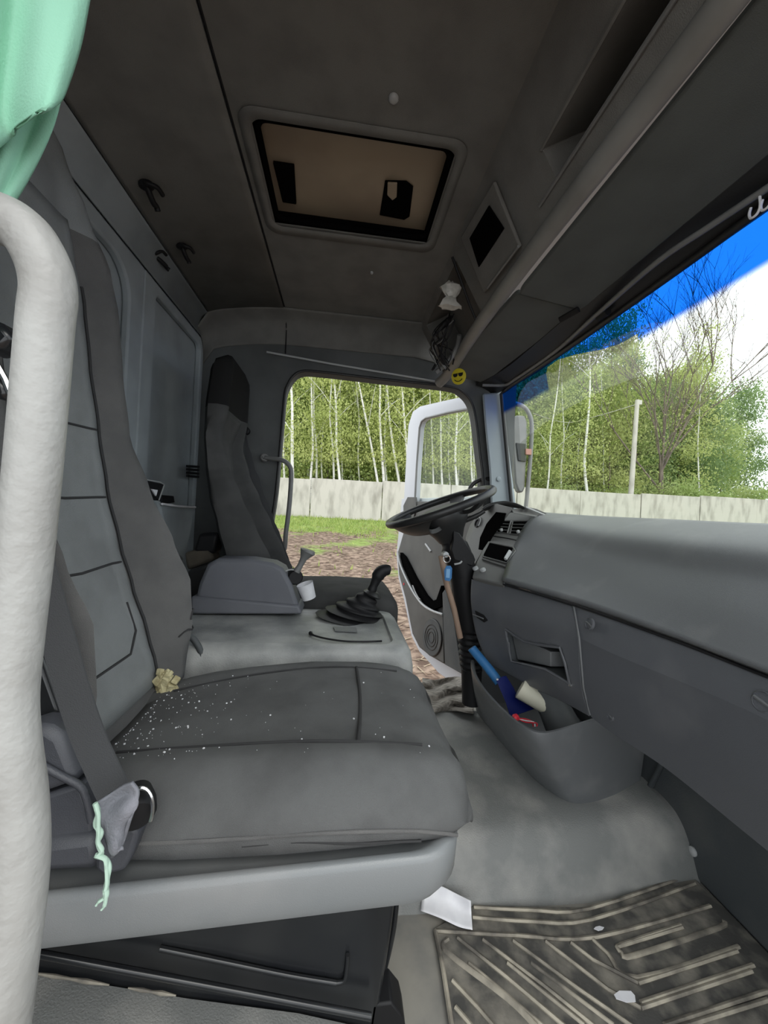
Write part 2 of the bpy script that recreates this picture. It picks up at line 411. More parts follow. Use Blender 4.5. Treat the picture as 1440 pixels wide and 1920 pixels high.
# ================================================================== OVERHEAD
# hatch in the roof
hx = E('roof_hatch', (-.01, 1.28, 2.19), 'roof hatch with a tan inner lid and black seal set in the headliner', 'hatch')
box('lid', (-.01, 1.28, 2.157), (.59, .41, .012), m_tan, hx, bev=.003)
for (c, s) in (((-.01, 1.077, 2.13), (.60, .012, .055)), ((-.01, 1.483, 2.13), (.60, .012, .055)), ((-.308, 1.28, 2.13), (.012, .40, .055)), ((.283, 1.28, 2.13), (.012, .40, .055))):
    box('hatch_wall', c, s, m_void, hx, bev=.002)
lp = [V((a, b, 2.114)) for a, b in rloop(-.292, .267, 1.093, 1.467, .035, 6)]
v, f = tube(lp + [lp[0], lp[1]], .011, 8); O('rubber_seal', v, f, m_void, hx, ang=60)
lp2 = [V((a, b, 2.0985)) for a, b in rloop(-.335, .31, 1.05, 1.525, .05, 6)]
inn = [V((a, b, 2.0965)) for a, b in rloop(-.305, .28, 1.08, 1.48, .037, 6)]
v, f = loft([lp2, inn], caps=False); O('hatch_bezel', v, f, m_roof, hx, solid=.002, ang=60)
q = [A(a, b, Z=2.15) for a, b in ((722, 337), (762, 338), (775, 348), (768, 405), (758, 411), (712, 402))]
v, f = prism(q, (0, 0, -.004)); hd_ = O('handle_recess', v, f, m_void, hx, bev=.002)
q = [A(a, b, Z=2.142) for a, b in ((727, 340), (745, 341), (744, 366), (736, 372), (726, 362))]
v, f = prism(q, (0, 0, -.008)); O('handle', v, f, m_tan, hd_, bev=.002)
q = [A(a, b, Z=2.15) for a, b in ((512, 300), (552, 306), (556, 378), (530, 374))]
v, f = prism(q, (0, 0, -.012)); O('lid_shade_block', v, f, m_void, hx, bev=.003)  # black block put in for the shade on the lid's left
# dome-headed screws in the headliner
for (a, b, r, lab) in ((738, 183, .013, 'round grey button near the middle of the headliner'), (697, 510, .007, 'small silver screw in the headliner past the hatch')):
    p = A(a, b, Z=2.099)
    v, f = lathe([(r, 0), (r, -.004), (r * .75, -.008), (r * .3, -.0095)], p, (0, 0, 1), 18)
    tag(O('headliner_button', v, f, m_silver, ang=60), lab, 'button')
# coat hooks behind
def hook(px, py, lab, lean, s=1.0):
    p = A(px, py, Z=2.055) if lean != 2 else A(px, py, X=-.778)
    e = E('coat_hook', p, lab, 'hook', None)
    nrm = V((.25, 0, -1)).normalized() if lean != 2 else V((1, 0, -.5)).normalized()
    side = V((0, 1, 0)); al = nrm.cross(side)
    v, f = lathe([(.021 * s, -.002), (.021 * s, .006), (.014 * s, .010)], p, nrm, 16); O('base', v, f, m_dark, e)
    c = [p, p + nrm * .018 * s + side * .012 * s, p + nrm * .030 * s + side * .032 * s, p + nrm * .026 * s + side * .05 * s, p + nrm * .035 * s + side * .058 * s]
    v, f = tube(cr(c, 4), .0085 * s, 8); O('prong', v, f, m_dark, e, ang=60)
    c = [p - side * .01 * s, p + nrm * .014 * s - side * .018 * s + al * .01, p + nrm * .018 * s - side * .006 * s + al * .03 * s, p + nrm * .02 * s + side * .02 * s + al * .034 * s]
    v, f = tube(cr(c, 4), .0065 * s, 8); O('lower_loop', v, f, m_dark, e, ang=60)
hook(274, 345, 'black coat hook nearest the green curtain on the rear headliner', 0, 1.1)
hook(341, 460, 'black coat hook farthest from the green curtain, above the seam', 0, 1.0)
hook(290, 480, 'black coat hook just below the seam on the rear wall', 2, 1.0)

# overhead console over the windscreen: sloping face with an open tray, lip bar, framed slot, open bay
sl0 = V((.383, 0, 2.1)); sl1 = V((.533, 0, 1.843)); SL = (sl1 - sl0).length; sd = (sl1 - sl0).normalized(); sn = V((-sd.z, 0, sd.x))  # sn points forward/up (into the console)
if sn.x < 0: sn = -sn
oc = E('overhead_console', (.46, 1.2, 1.97), 'dark grey overhead console with lip bar running along the windscreen header', 'console')
def ofn(u, y, d): return sl0 + sd * u + V((0, y, 0)) + sn * d
def onS(px, py, off=0): return PL(px, py, sl0 - sn * off, sn)
def uy(px, py):
    p = onS(px, py); return ((p - sl0).dot(sd), p.y)
tray0 = uy(1015, 275); tray1 = uy(1035, 335); tra = uy(1185, 0); trb = uy(1232, 0)
ua = (tray0[0] + tra[0]) / 2; ub = (tray1[0] + trb[0]) / 2
bay_y0 = uy(880, 600)[1]
face = holes([0, SL], [YN, 2.12], [(ua, ub + .02, YN + .02, tray0[1], .16), (.04, SL - .02, 1.50, 2.04, .14)], ofn)
face.build('face', m_roof, oc, bev=.004)
v, f = tube([ofn(ua - .003, y, -.003) for y in (YN + .02, tray0[1] * .5 + .1, tray0[1], )], .005, 6); O('tray_edge', v, f, m_roof, oc)
pl_ = [onS(a, b, .004) for a, b in ((931, 338), (868, 443), (912, 548), (980, 460))]
v, f = prism(pl_, -sn * .012); pf = O('slot_frame', v, f, m_roof, oc, bev=.004)
pl_ = [onS(a, b, .017) for a, b in ((918, 385), (882, 446), (899, 500), (946, 428))]
v, f = prism(pl_, -sn * .004); O('slot_shade', v, f, m_void, pf)  # black plate; shade of the opening put into its colour
v, f = tube([onS(914, 540, .02), onS(972, 462, .02)], .0045, 8); O('slot_ledge', v, f, m_railg, pf)
v, f = tube([onS(848, 482, .004), onS(862, 520, .004), onS(880, 570, .004), onS(893, 602, .004)], .005, 6); O('bay_edge', v, f, m_dark, oc)
# groove moulding and the lip bar
v, f = tube([ofn(.225, y, -.004) for y in (YN, .6, 1.0)], .005, 8); O('moulding', v, f, m_railg, oc)
lipc = cr([V((.545, .2, 1.85)), V((.54, .6, 1.852)), V((.532, 1.0, 1.852)), V((.53, 1.4, 1.85)), V((.535, 1.7, 1.845)), V((.54, 1.9, 1.833)), V((.535, 2.05, 1.812)), V((.51, 2.13, 1.79))], 6)
v, f = tube(lipc, .027, 14, flat=1.0); O('lip_bar', v, f, m_lip, oc, ang=80)
# sun visor boards
def visor(y0, y1, lab, dz=0):
    x0, x1 = .575, .815
    lo = rloop(0, 1, 0, 1, .04, 4)
    top = []
    for (a, b) in lo:
        y = y0 + (y1 - y0) * b; x = x0 + (x1 - x0) * a
        if y > 1.75: x -= .05 * ((y - 1.75) / .4) ** 2
        top.append(V((x, y, 1.836 - .032 * a + dz)))
    v, f = prism(top, (0, 0, .018))
    return O('sun_visor', v, f, m_plate, None, bev=.005)
v1 = tag(visor(.2, 1.293, 'a'), 'long dark green-grey visor board over the passenger side of the windscreen', 'visor')
v2 = tag(visor(1.306, 2.13, 'b', .010), 'shorter dark visor board over the driver side near the smiley disc', 'visor')
v, f = tube([A(1050, 600, Z=1.795), A(1085, 580, Z=1.795)], .011, 8, flat=.5); O('visor_clip', v, f, m_dark, v2)
# thin rod with clips below the boards
rodp = cr([A(1440, 352, Z=1.775), A(1330, 425, Z=1.775), A(1230, 493, Z=1.775), A(1130, 590, Z=1.778) + V((-.02, 0, 0)), A(1040, 660, Z=1.778), A(965, 712, Z=1.775), A(945, 722, Z=1.775), A(905, 722, Z=1.775)], 5)
rod = tag(O('curtain_rod', *tube([rodp[0] + (rodp[0] - rodp[1]) * 8] + rodp, .008, 8), m_railg, ang=60), 'grey curtain rod running along the top of the windscreen', 'rod')
v, f = tube([A(1122, 596, Z=1.772), A(1140, 584, Z=1.772)], .013, 8); O('rod_clip', v, f, m_dark, rod)
for (a, b, lab) in ((1414, 395, 'clear plastic curtain hook on the rod, whole one by the frame edge'), (1436, 380, 'clear plastic curtain hook on the rod, cut by the frame edge')):
    p = A(a, b, Z=1.745); r = .012
    c = [p + V((0, -.010, .024)), p + V((0, -.012, 0)), p + V((0, -.006, -.012)), p + V((0, .006, -.012)), p + V((0, .010, 0)), p + V((0, .007, .012))]
    tag(O('curtain_hook', *tube(cr(c, 4), .0028, 6), m_paper, ang=60), lab, 'hook')
# odds and ends by the open bay
p = A(845, 552, Y=1.55)
wr_ = []
random.seed(3)
prof = [(-.052, .012), (-.03, .040), (-.005, .030), (.012, .018), (.03, .032), (.052, .042)]
for h, r in prof:
    wr_.append([p + V((math.cos(k * math.tau / 14) * r * (1 + .35 * random.uniform(-1, 1)), math.sin(k * math.tau / 14) * r * .5, -h + random.uniform(-.006, .006))) for k in range(14)])
v, f = loft(wr_); tag(O('plastic_wrapper', v, f, m_wrap, ang=20), 'crumpled clear plastic wrapper hanging by the open overhead bay', 'wrapper')
wl = E('wire_loom', A(832, 650, Y=1.78), 'tangle of dark loose wires in the overhead bay above the driver door', 'wires')
for k in range(16):
    p0 = A(846 + random.uniform(-8, 8), 592 + random.uniform(-6, 10), Y=1.72 + random.uniform(-.05, .05))
    p1 = A(826 + random.uniform(-16, 16), 630 + random.uniform(-10, 10), Y=1.76 + random.uniform(-.05, .05))
    p2 = A(824 + random.uniform(-26, 26), 660 + random.uniform(-12, 12), Y=1.8 + random.uniform(-.05, .06))
    p3 = A(830 + random.uniform(-22, 22), 690 + random.uniform(-10, 6), Y=1.84 + random.uniform(-.05, .05))
    v, f = tube(cr([p0, p1, p2, p3], 5), random.uniform(.002, .0045), 6); O('wire', v, f, m_dark if k % 6 else m_railg, wl, ang=60)
v, f = tube(cr([A(862, 628, Y=1.76), A(857, 650, Y=1.8), A(842, 676, Y=1.84), A(818, 698, Y=1.88)], 5), .012, 8); O('conduit', v, f, m_railg, wl, ang=60)
q = A(860, 706, Y=1.93)
sm = E('smiley_disc', q, 'yellow smiling disc with dark glasses hanging at the driver corner of the header', 'ornament')
nn = (CAM - q).normalized(); nn = (nn + V((-.6, 0, 0))).normalized(); sr = nn.cross(V((0, 0, 1))).normalized(); su = sr.cross(nn)
if sr.x < 0: sr = -sr
v, f = lathe([(.036, -.006), (.040, -.003), (.040, .003), (.036, .005)], q, nn, 28, sr); O('disc', v, f, m_yel, sm)
for s in (-1, 1):
    lo = [q + nn * .0055 + sr * (s * .015 + a) + su * b for a, b in ((-.013, .016), (.013, .016), (.011, .004), (.004, -.001), (-.006, -.001), (-.012, .005))]
    v, f = prism(lo, nn * .002); O('glasses_lens', v, f, m_dark, sm)
v, f = tube([q + nn * .0055 + sr * .024 * math.sin(t) + su * (-.004 - .020 * math.cos(t)) for t in [x * .2 - 1.1 for x in range(12)]], .0022, 6); O('smile', v, f, m_dark, sm)
# ================================================================== SEATS
def sstep(a, b, x):
    t = min(1, max(0, (x - a) / (b - a))); return t * t * (3 - 2 * t)
def back_front(tab, Yc, z, s, off=0):
    xr, xf, b, w = lerp_tab(tab, z)
    k = sstep(.50, .82, abs(s)) * (1 - .75 * sstep(.86, 1.0, abs(s)))
    edge = sstep(.90, 1.0, abs(s)) * .02
    return V((xf + b * k - edge + off, Yc + w * s, z))
def backrest(name, tab, Yc, m, parent, z0, z1, n=40):
    rings = []
    for i in range(n + 1):
        z = z0 + (z1 - z0) * i / n
        xr, xf, b, w = lerp_tab(tab, z)
        e = 0
        if i == 0 or i == n: e = .03
        ring = [back_front(tab, Yc, z, -1 + 2 * k / 24) for k in range(25)]
        ring += [V((xr + .035 * (abs(s) > .9), Yc + w * s * (.97), z)) for s in (1, .92, .6, .2, -.2, -.6, -.92, -1)]
        if e:
            c = sum(ring, V()) / len(ring); ring = [c + (p - c) * .72 + V((0, 0, (.012 if i else -.012))) for p in ring]
        rings.append(ring)
    v, f = loft(rings); return O(name, v, f, m, parent, ang=70)
def back_patch(name, tab, Yc, z0, z1, s0, s1, m, parent, off=.003, nz=36, ns=18, widen=9):
    rows = []
    for i in range(nz + 1):
        z = z0 + (z1 - z0) * i / nz; k = 1 + .74 * sstep(widen, widen + .2, z)
        rows.append([back_front(tab, Yc, z, (s0 + (s1 - s0) * j / ns) * k, off) for j in range(ns + 1)])
    v, f = loft(rows, closed=False); return O(name, v, f, m, parent, ang=70, solid=.004, off=0)

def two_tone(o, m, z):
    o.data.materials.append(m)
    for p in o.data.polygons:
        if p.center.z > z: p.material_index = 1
# ---------------- passenger seat
ST = [(.56, -.56, -.42, .03, .235), (.64, -.60, -.445, .06, .24), (.725, -.63, -.475, .10, .24), (.84, -.66, -.52, .135, .24), (.936, -.68, -.55, .12, .24),
      (1.07, -.70, -.58, .085, .235), (1.21, -.715, -.60, .05, .23), (1.37, -.73, -.625, .055, .22), (1.50, -.745, -.64, .06, .21), (1.60, -.755, -.655, .06, .19),
      (1.72, -.765, -.67, .03, .165), (1.85, -.765, -.69, .0, .14), (1.92, -.76, -.715, 0, .10)]
SY = .865
seat = E('passenger_seat', (-.2, SY, 0), 'grey cloth passenger seat filling the near left of the cab, with crumbs on its cushion', 'seat')
bk = backrest('backrest', ST, SY, m_fabd, seat, .56, 1.92, 48)
bp = back_patch('backrest_panel', ST, SY, .60, 1.68, -.56, .56, m_fab2, bk)
two_tone(bk, m_fab2, 1.66)
for z in (.90, 1.055, 1.215):
    v, f = tube([back_front(ST, SY, z - .012 * (1 - abs(s)), s, .0055) for s in [-.55 + 1.1 * k / 12 for k in range(13)]], .0028, 6); O('seam', v, f, m_seam, bk, ang=60)
for s in (-.57, .57):
    v, f = tube([back_front(ST, SY, .6 + .94 * k / 30, s, .005) for k in range(31)], .0035, 6); O('seam', v, f, m_seam, bk, ang=60)
hx_ = [(.80, -.50), (.735, -.5), (.695, -.28), (.695, .28), (.735, .46), (.80, .50)]
v, f = tube([back_front(ST, SY, z, s, .0055) for z, s in hx_], .003, 6); O('seam', v, f, m_seam, bk, ang=60)
for k, (a, b) in enumerate((((.74, .80), (.80, .97)), ((.70, .72), (.735, .95)))):       # cloth creases at the foot of the bolster
    v, f = tube([back_front(ST, SY, a[0] + (b[0] - a[0]) * t / 8 + .008 * math.sin(t), a[1] + (b[1] - a[1]) * t / 8, .0005) for t in range(9)], .0022, 6); O('cloth_crease', v, f, m_seam, bk, ang=60)

def tray_top(x): return .503 + (x + .4) * .06
CT = [(-.43, .575, .19), (-.38, .590, .24), (-.25, .610, .268), (-.05, .626, .280), (.10, .626, .280), (.17, .617, .276), (.205, .606, .270), (.23, .594, .258), (.247, .574, .238)]  # X, top, half width
def cush(x, s, off=0):
    zt, w = lerp_tab(CT, x)
    z = zt + .012 * math.exp(-((abs(s) - .70) / .16) ** 2) - .008 * (1 - abs(s)) - .012 * sstep(.74, .93, abs(s)) - .030 * sstep(.90, 1.0, abs(s)) + off
    return V((x, SY + w * s * (.9 if s > 0 else 1), z))
rings = []
xs = [-.43, -.40, -.36, -.3, -.22, -.14, -.06, .02, .08, .13, .16, .18, .195, .21, .222, .232, .240, .247]
for i, x in enumerate(xs):
    zt, w = lerp_tab(CT, x); zb = tray_top(x) - .006
    top = [cush(x, -1 + 2 * k / 32) for k in range(33)]
    k_ = sstep(.19, .247, x); zb += .022 * k_
    ze = top[-1].z; mid = lambda t: ze + (zb - ze) * t
    side0 = [V((x, SY + w * q, mid(t))) for q, t in ((1.016, .22), (1.02, .5), (1.0, .82), (.93, 1))]
    side = [V((x, SY + w * .9 * 1.016, mid(.22))), V((x, SY + w * .9 * 1.02, mid(.5))), V((x, SY + w * .9, mid(.82))), V((x, SY + w * .84, mid(1)))]
    rings.append(top + side + [V((x, SY, zb))] + [V((x, 2 * SY - p.y, p.z)) for p in side0[::-1]])
rings.append([sum(rings[-1], V()) / len(rings[-1]) * .3 + p * .7 + V((.004, 0, 0)) for p in rings[-1]])
v, f = loft(rings); cu = O('seat_cushion', v, f, m_fab, seat, ang=75)
def cseam(pts, r=.0028): 
    v, f = tube(cr([cush(x, s, .001) for x, s in pts], 6), r, 6); return O('seam', v, f, m_seam, cu, ang=60)
cseam([(-.38, -.52), (-.2, -.56), (-.05, -.60), (.05, -.62), (.17, -.62)])
cseam([(-.38, .52), (-.2, .58), (0, .62), (.17, .62)])
cseam([(.052, -.62), (.062, -.2), (.066, .2), (.062, .62)], .0038)
zz = lambda x: lerp_tab(CT, x)[0]
for s in (-1, 1):
    v, f = tube(cr([V((x, SY + s * lerp_tab(CT, x)[1] * (1.019 if s < 0 else .917), zz(x) - .062)) for x in (-.33, -.2, 0, .12, .18, .21)], 5), .003, 6); O('piping', v, f, m_fabd, cu, ang=60)
v, f = tube(cr([V((x, SY - lerp_tab(CT, x)[1] * 1.014, zz(x) - .078 - .004 * math.sin(x * 22))) for x in (-.12, -.04, .04, .1, .15)], 5), .0018, 6); O('cloth_crease', v, f, m_seam, cu, ang=60)
# tray-shaped seat frame
def trayring(ins, dz, base):
    return [V((a, b, tray_top(a) + dz)) for a, b in rloop(-.70 + ins, .222 - ins, .562 + ins, 1.112 - ins, .075, 7)]
v, f = loft([trayring(.045, -.082, 0), trayring(.012, -.08, 0), trayring(.002, -.06, 0), trayring(0, -.01, 0), trayring(.004, -.002, 0), trayring(.011, 0, 0), trayring(.018, -.004, 0), trayring(.026, -.012, 0), trayring(.05, -.014, 0)])
O('seat_tray', v, f, m_tray, seat, ang=50)
# black sheet-metal pedestal with pressed ribs
pd = [(-.66, .74), (.152, .74), (.16, 1.05), (-.66, 1.05)]
v, f = loft([[V((x - (.036 if x > 0 else 0), y, 0.0)) for x, y in pd], [V((x - .012 if x > 0 else x, y, .22)) for x, y in pd], [V((x, y - .02, .445 if x < 0 else .46)) for x, y in pd]])
pe = O('pedestal', v, f, m_ped, seat, bev=.008)
def onP(px, py, off=0): return A(px, py, Y=.735 - off)
v, f = tube(cr([onP(300, 1778), onP(420, 1803), onP(540, 1828), onP(630, 1843)], 5), .005, 8); O('pressed_rib', v, f, m_ped, pe, ang=60)
v, f = tube(cr([onP(630, 1843), onP(645, 1838), onP(650, 1815), onP(652, 1790)], 5), .004, 8); O('pressed_rib', v, f, m_ped, pe, ang=60)
v, f = tube([onP(40, 1782, .02), onP(360, 1842, .02), onP(695, 1906, .02)], .006, 8); O('lower_flange', v, f, m_ped, pe, ang=60)
v, f = tube(cr([A(745, 1672, Y=.80), A(738, 1740, Y=.80), A(722, 1812, Y=.80), A(712, 1818, Y=.80)], 5), .006, 8); O('front_flange', v, f, m_ped, pe, ang=60)
q = [A(a, b, Y=.74) for a, b in ((698, 1885), (735, 1880), (755, 1905), (762, 1935), (690, 1935))]
v, f = prism(q, (0, .06, 0)); O('floor_bracket', v, f, m_dark, pe, bev=.004)
# side covers on the near flank
def flank(px, y, t, name, m, parent=seat, bev=.006):
    v, f = prism([A(a, b, Y=y) for a, b in px], (0, t, 0)); return O(name, v, f, m, parent, bev=bev)
flank(((20, 1375), (58, 1362), (90, 1366), (114, 1382), (128, 1415), (142, 1450), (150, 1466), (72, 1494), (20, 1500)), .585, .05, 'recliner_cover', m_cover, bev=.012)
v, f = tube(cr([A(30, 1395, Y=.583), A(62, 1424, Y=.581), A(110, 1452, Y=.581), A(150, 1474, Y=.583), A(163, 1500, Y=.584), A(172, 1540, Y=.586)], 5), .005, 8); O('cover_ridge', v, f, m_cover, seat, ang=60)
flank(((20, 1500), (72, 1496), (150, 1470), (172, 1530), (178, 1630), (76, 1634), (20, 1640)), .592, .05, 'side_cover', m_cover, bev=.006)
flank(((20, 1588), (78, 1582), (178, 1570), (184, 1600), (180, 1632), (78, 1640), (20, 1645)), .580, .05, 'lower_roll', m_cover, bev=.012)
flank(((180, 1575), (205, 1552), (250, 1548), (260, 1562), (246, 1606), (232, 1636), (190, 1645), (176, 1630)), .572, .06, 'belt_anchor_cover', m_cover, bev=.010)
flank(((62, 1210), (72, 1225), (110, 1330), (128, 1385), (90, 1370), (62, 1362), (30, 1372), (30, 1210)), .63, .03, 'backrest_side_cover', m_ped, bev=.006)
kp = A(256, 1516, Y=.572)
v, f = lathe([(.018, -.03), (.024, -.01), (.025, .008), (.021, .014), (.010, .016)], kp, V((.45, -1, -.2)), 20); kb = O('adjuster_knob', v, f, m_dark, seat, ang=40)
kc = A(266, 1514, Y=.560)
v, f = tube([kc + V((math.sin(t) * .016, -.004, math.cos(t) * .030)) for t in [x * .22 - .3 for x in range(12)]], .0025, 6); O('chrome_arc', v, f, m_chrome, kb)
# crumbs of foam and dirt
random.seed(11)
cm = MB()
for k in range(230):
    if k < 190: x = -.405 + .20 * random.random() ** 2.2; s = random.uniform(-.75, .6)
    else: x = random.uniform(-.38, .2); s = random.uniform(-.8, .6)
    p = cush(x, s, .001); r = random.choice((.0004, .0005, .0006, .0008, .0015)) * random.uniform(.8, 1.2)
    cm.add(*boxv(p, (r * 2, r * 1.6, r * 1.2), Matrix.Rotation(random.random() * 3, 3, 'Z')))
stuff(tag(cm.build('crumbs', m_paper), 'pale crumbs and dust scattered over the passenger seat cushion', 'crumbs'))
fm = MB(); random.seed(5)
for k in range(26):
    t = k / 25; p = A(300 + 30 * random.random(), 1258 + 40 * random.random(), Y=.99); r = random.uniform(.006, .013)
    fm.add(*boxv(p, (r * 2, r * 2, r * 1.6), Matrix.Rotation(random.random() * 3, 3, (random.random(), 1, random.random()))))
tag(fm.build('foam_scrap', m_foam, bev=.002), 'torn yellow foam scrap between cushion and backrest', 'foam')

# ---------------- passenger belt with rag and green cord
bt = E('seat_belt', A(225, 1500, Y=.57), 'dark grey seat belt lying down the near flank of the passenger seat', 'seat belt')
bpts = cr([A(40, 940, Y=.62), A(66, 1040, Y=.62), A(96, 1150, Y=.61), A(135, 1290, Y=.595), A(165, 1380, Y=.585), A(196, 1450, Y=.572), A(222, 1505, Y=.562)], 5)
v, f = strap(bpts, .046, .003, (1, 0, .25)); O('webbing', v, f, m_belt, bt, ang=60)
flank(((-30, 590), (0, 603), (22, 632), (2, 652), (-30, 660)), .50, .03, 'upper_guide', m_ped, bt)
v, f = tube([A(-8, 680, Y=.5), A(10, 712, Y=.5), A(20, 738, Y=.5)], .0035, 6); O('chrome_edge', v, f, m_chrome, bt)
flank(((-30, 690), (8, 715), (16, 742), (0, 748), (-30, 740)), .503, .02, 'latch_plate', m_ped, bt)
rg = [[(176, 1506), (205, 1487), (232, 1470), (250, 1464)], [(183, 1530), (207, 1508), (236, 1490), (262, 1482)], [(196, 1552), (212, 1536), (236, 1520), (258, 1506)], [(204, 1574), (218, 1562), (236, 1552), (246, 1540)], [(210, 1592), (218, 1588), (228, 1582), (236, 1572)], [(212, 1602), (217, 1602), (222, 1598), (226, 1594)]]
random.seed(21)
rows = [[A(a, b, Y=.528 + random.uniform(-.010, .010)) for a, b in r] for r in rg]
v, f = grid(rows, 5, 5); tag(O('tied_rag', v, f, m_rag, None, ang=50, solid=.004), 'grey rag tied round the foot of the passenger seat belt', 'rag')
gc = E('green_cord', A(190, 1600, Y=.545), 'frayed pale green cord dangling from the rag over the seat tray', 'cord')
for k, off in enumerate((0, 5)):
    cp = [(178, 1506), (184, 1522 + off), (179 + off, 1545), (190 - off, 1562), (184, 1580), (191, 1600 - off), (180 + off, 1604), (197, 1610), (205 - off, 1626), (201, 1650 + off), (198, 1668)]
    v, f = tube(cr([A(a, b, Y=.516 - .002 * k) for a, b in cp], 5), .0028, 6); O('strand', v, f, m_cord, gc, ang=60)
for e in ((180, 1698), (190, 1706)):
    v, f = tube(cr([A(198, 1666, Y=.516), A(199, 1680, Y=.516), A(e[0] + 6, e[1] - 8, Y=.516), A(e[0], e[1], Y=.516)], 4), [.0035] * 5 + [.0025] * 4 + [.0015] * 4, 6); O('frayed_end', v, f, m_cord, gc, ang=60)

# ---------------- driver seat
DS0 = [((392, 652), (424, 656), 0), ((378, 668), (428, 670), .01), ((368, 750), (422, 750), .02), ((366, 810), (410, 812), .045), ((370, 870), (424, 870), .07), ((378, 930), (450, 932), .10), ((392, 985), (476, 985), .12), ((408, 1050), (506, 1050), .11), ((420, 1100), (530, 1100), .09)]
DT = []
for a, b, k in DS0[::-1]:
    pr = A(*a, Y=1.60); pf_ = A(*b, Y=1.60)
    DT.append(((pr.z + pf_.z) / 2, pr.x, pf_.x - k, k, max(.165, .218 - .07 * max(0, pr.z - 1.1))))
dseat = E('driver_seat', (-.2, 1.74, 0), 'dark cloth driver seat behind the centre console, seen edge-on by the far door', 'seat')
DYc = 1.815
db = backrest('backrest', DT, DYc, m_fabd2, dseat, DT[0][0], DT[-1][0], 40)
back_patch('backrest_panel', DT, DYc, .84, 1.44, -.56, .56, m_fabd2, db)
two_tone(db, m_blk, 1.45)  # backrest black above this height
for z in (1.12,):
    v, f = tube([back_front(DT, DYc, z, s, .004) for s in [-.55 + 1.1 * k / 10 for k in range(11)]], .003, 6); O('seam', v, f, m_seam, db, ang=60)
rings = []
for x, zt, w in ((-.46, .66, .19), (-.4, .69, .23), (-.2, .70, .24), (.0, .705, .245), (.18, .70, .245), (.235, .685, .24), (.262, .655, .23)):
    rings.append([V((x, 1.83 + a * w * .92, zt - .075 + b * .075)) for a, b in rloop(-1, 1, -1, 1, .35, 4)])
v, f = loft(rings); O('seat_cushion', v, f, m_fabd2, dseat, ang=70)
box('seat_base', (-.12, 1.84, .34), (.5, .36, .44), m_ped, dseat, bev=.02)
# driver belt
b2 = E('seat_belt', A(463, 805, Y=2.17), 'dark seat belt running from the far door pillar down past the driver seat', 'seat belt')
ap = A(461, 808, Y=2.16)
v, f = lathe([(.022, -.01), (.022, .012), (.014, .018)], ap, (0, -1, 0), 16); O('anchor', v, f, m_dark, b2)
v, f = lathe([(.009, .015), (.009, .022)], ap, (0, -1, 0), 12); O('anchor_bolt', v, f, m_chrome, b2)
bl = [A(460, 815, Y=2.13), A(470, 868, Y=2.1), A(487, 930, Y=2.07), A(508, 1000, Y=2.05), A(530, 1062, Y=2.03), A(540, 1095, Y=2.02)]
v, f = strap(cr(bl, 4), [.012] * 3 + [.03] * 3 + [.05] * 3 + [.07] * 3 + [.085] * 9, .003, (1, 0, .3)); O('webbing', v, f, m_belt, b2, ang=60)

# ---------------- grab rails
rl = cr([A(a, b, Y=.33) for a, b in ((-150, 395), (-60, 398), (0, 410), (48, 438), (80, 490), (92, 545), (86, 610), (70, 800), (56, 947), (42, 1080), (28, 1200), (18, 1310), (23, 1400), (36, 1500), (40, 1600), (33, 1700), (20, 1800), (8, 1900), (-5, 2000))], 6)
tag(O('grab_rail', *tube(rl, .0182, 18), m_rail, ang=80), 'worn pale grey tubular grab rail at the near left edge of the doorway', 'grab rail')
gr2 = E('grab_rail', A(497, 859, Y=2.16), 'slim grey grab rail on the far door pillar beside the driver seat', 'grab rail')
v, f = tube(cr([A(492, 858, Y=2.165), A(515, 860, Y=2.14), A(532, 864, Y=2.13), A(543, 874, Y=2.13), A(546, 890, Y=2.13), A(544, 930, Y=2.13), A(540, 970, Y=2.13), A(536, 1000, Y=2.13), A(533, 1030, Y=2.14), A(522, 1040, Y=2.16)], 5), .0125, 10); O('tube', v, f, m_railg, gr2, ang=80)
v, f = lathe([(.022, -.012), (.022, .006), (.016, .012)], A(496, 858, Y=2.165), (0, -1, 0), 16); O('mount', v, f, m_railg, gr2)
v, f = lathe([(.009, .012), (.007, .017)], A(496, 858, Y=2.165), (0, -1, 0), 10); O('bolt', v, f, m_chrome, gr2)

# ---------------- green curtain at the top left
def drape(name, edge, left, y0, parent, ph):
    rows = []
    for i, (ex, ey) in enumerate(edge):
        row = []
        for j in range(30):
            t = j / 29; lx, ly = left[i]
            px = ex + (lx - ex) * t; py = ey + (ly - ey) * t
            y = y0 + .016 * math.sin(t * 21 + ph + i * .2) * (.3 + t) + .010 * math.sin(t * 8 + i * .7 + ph) - .02 * t - .012 * math.exp(-((t - .05) / .06) ** 2)
            row.append(A(px, py, Y=y))
        rows.append(row)
    v, f = grid(rows, 2, 4); return O(name, v, f, m_mint, parent, ang=80, solid=.002)
cur = tag(drape('side_curtain', [(130, 120), (122, 160), (104, 228), (70, 300), (28, 372), (-5, 405)], [(-260, 120), (-260, 170), (-260, 240), (-250, 310), (-250, 390), (-250, 430)], .45, None, 0), 'mint green curtain gathered at the top left corner', 'curtain')
drape('upper_fold', [(178, -60), (166, 0), (150, 80), (128, 150), (112, 186), (92, 196)], [(-260, -60), (-260, 20), (-260, 120), (-260, 300), (-220, 400), (-200, 430)], .415, cur, 1.3)
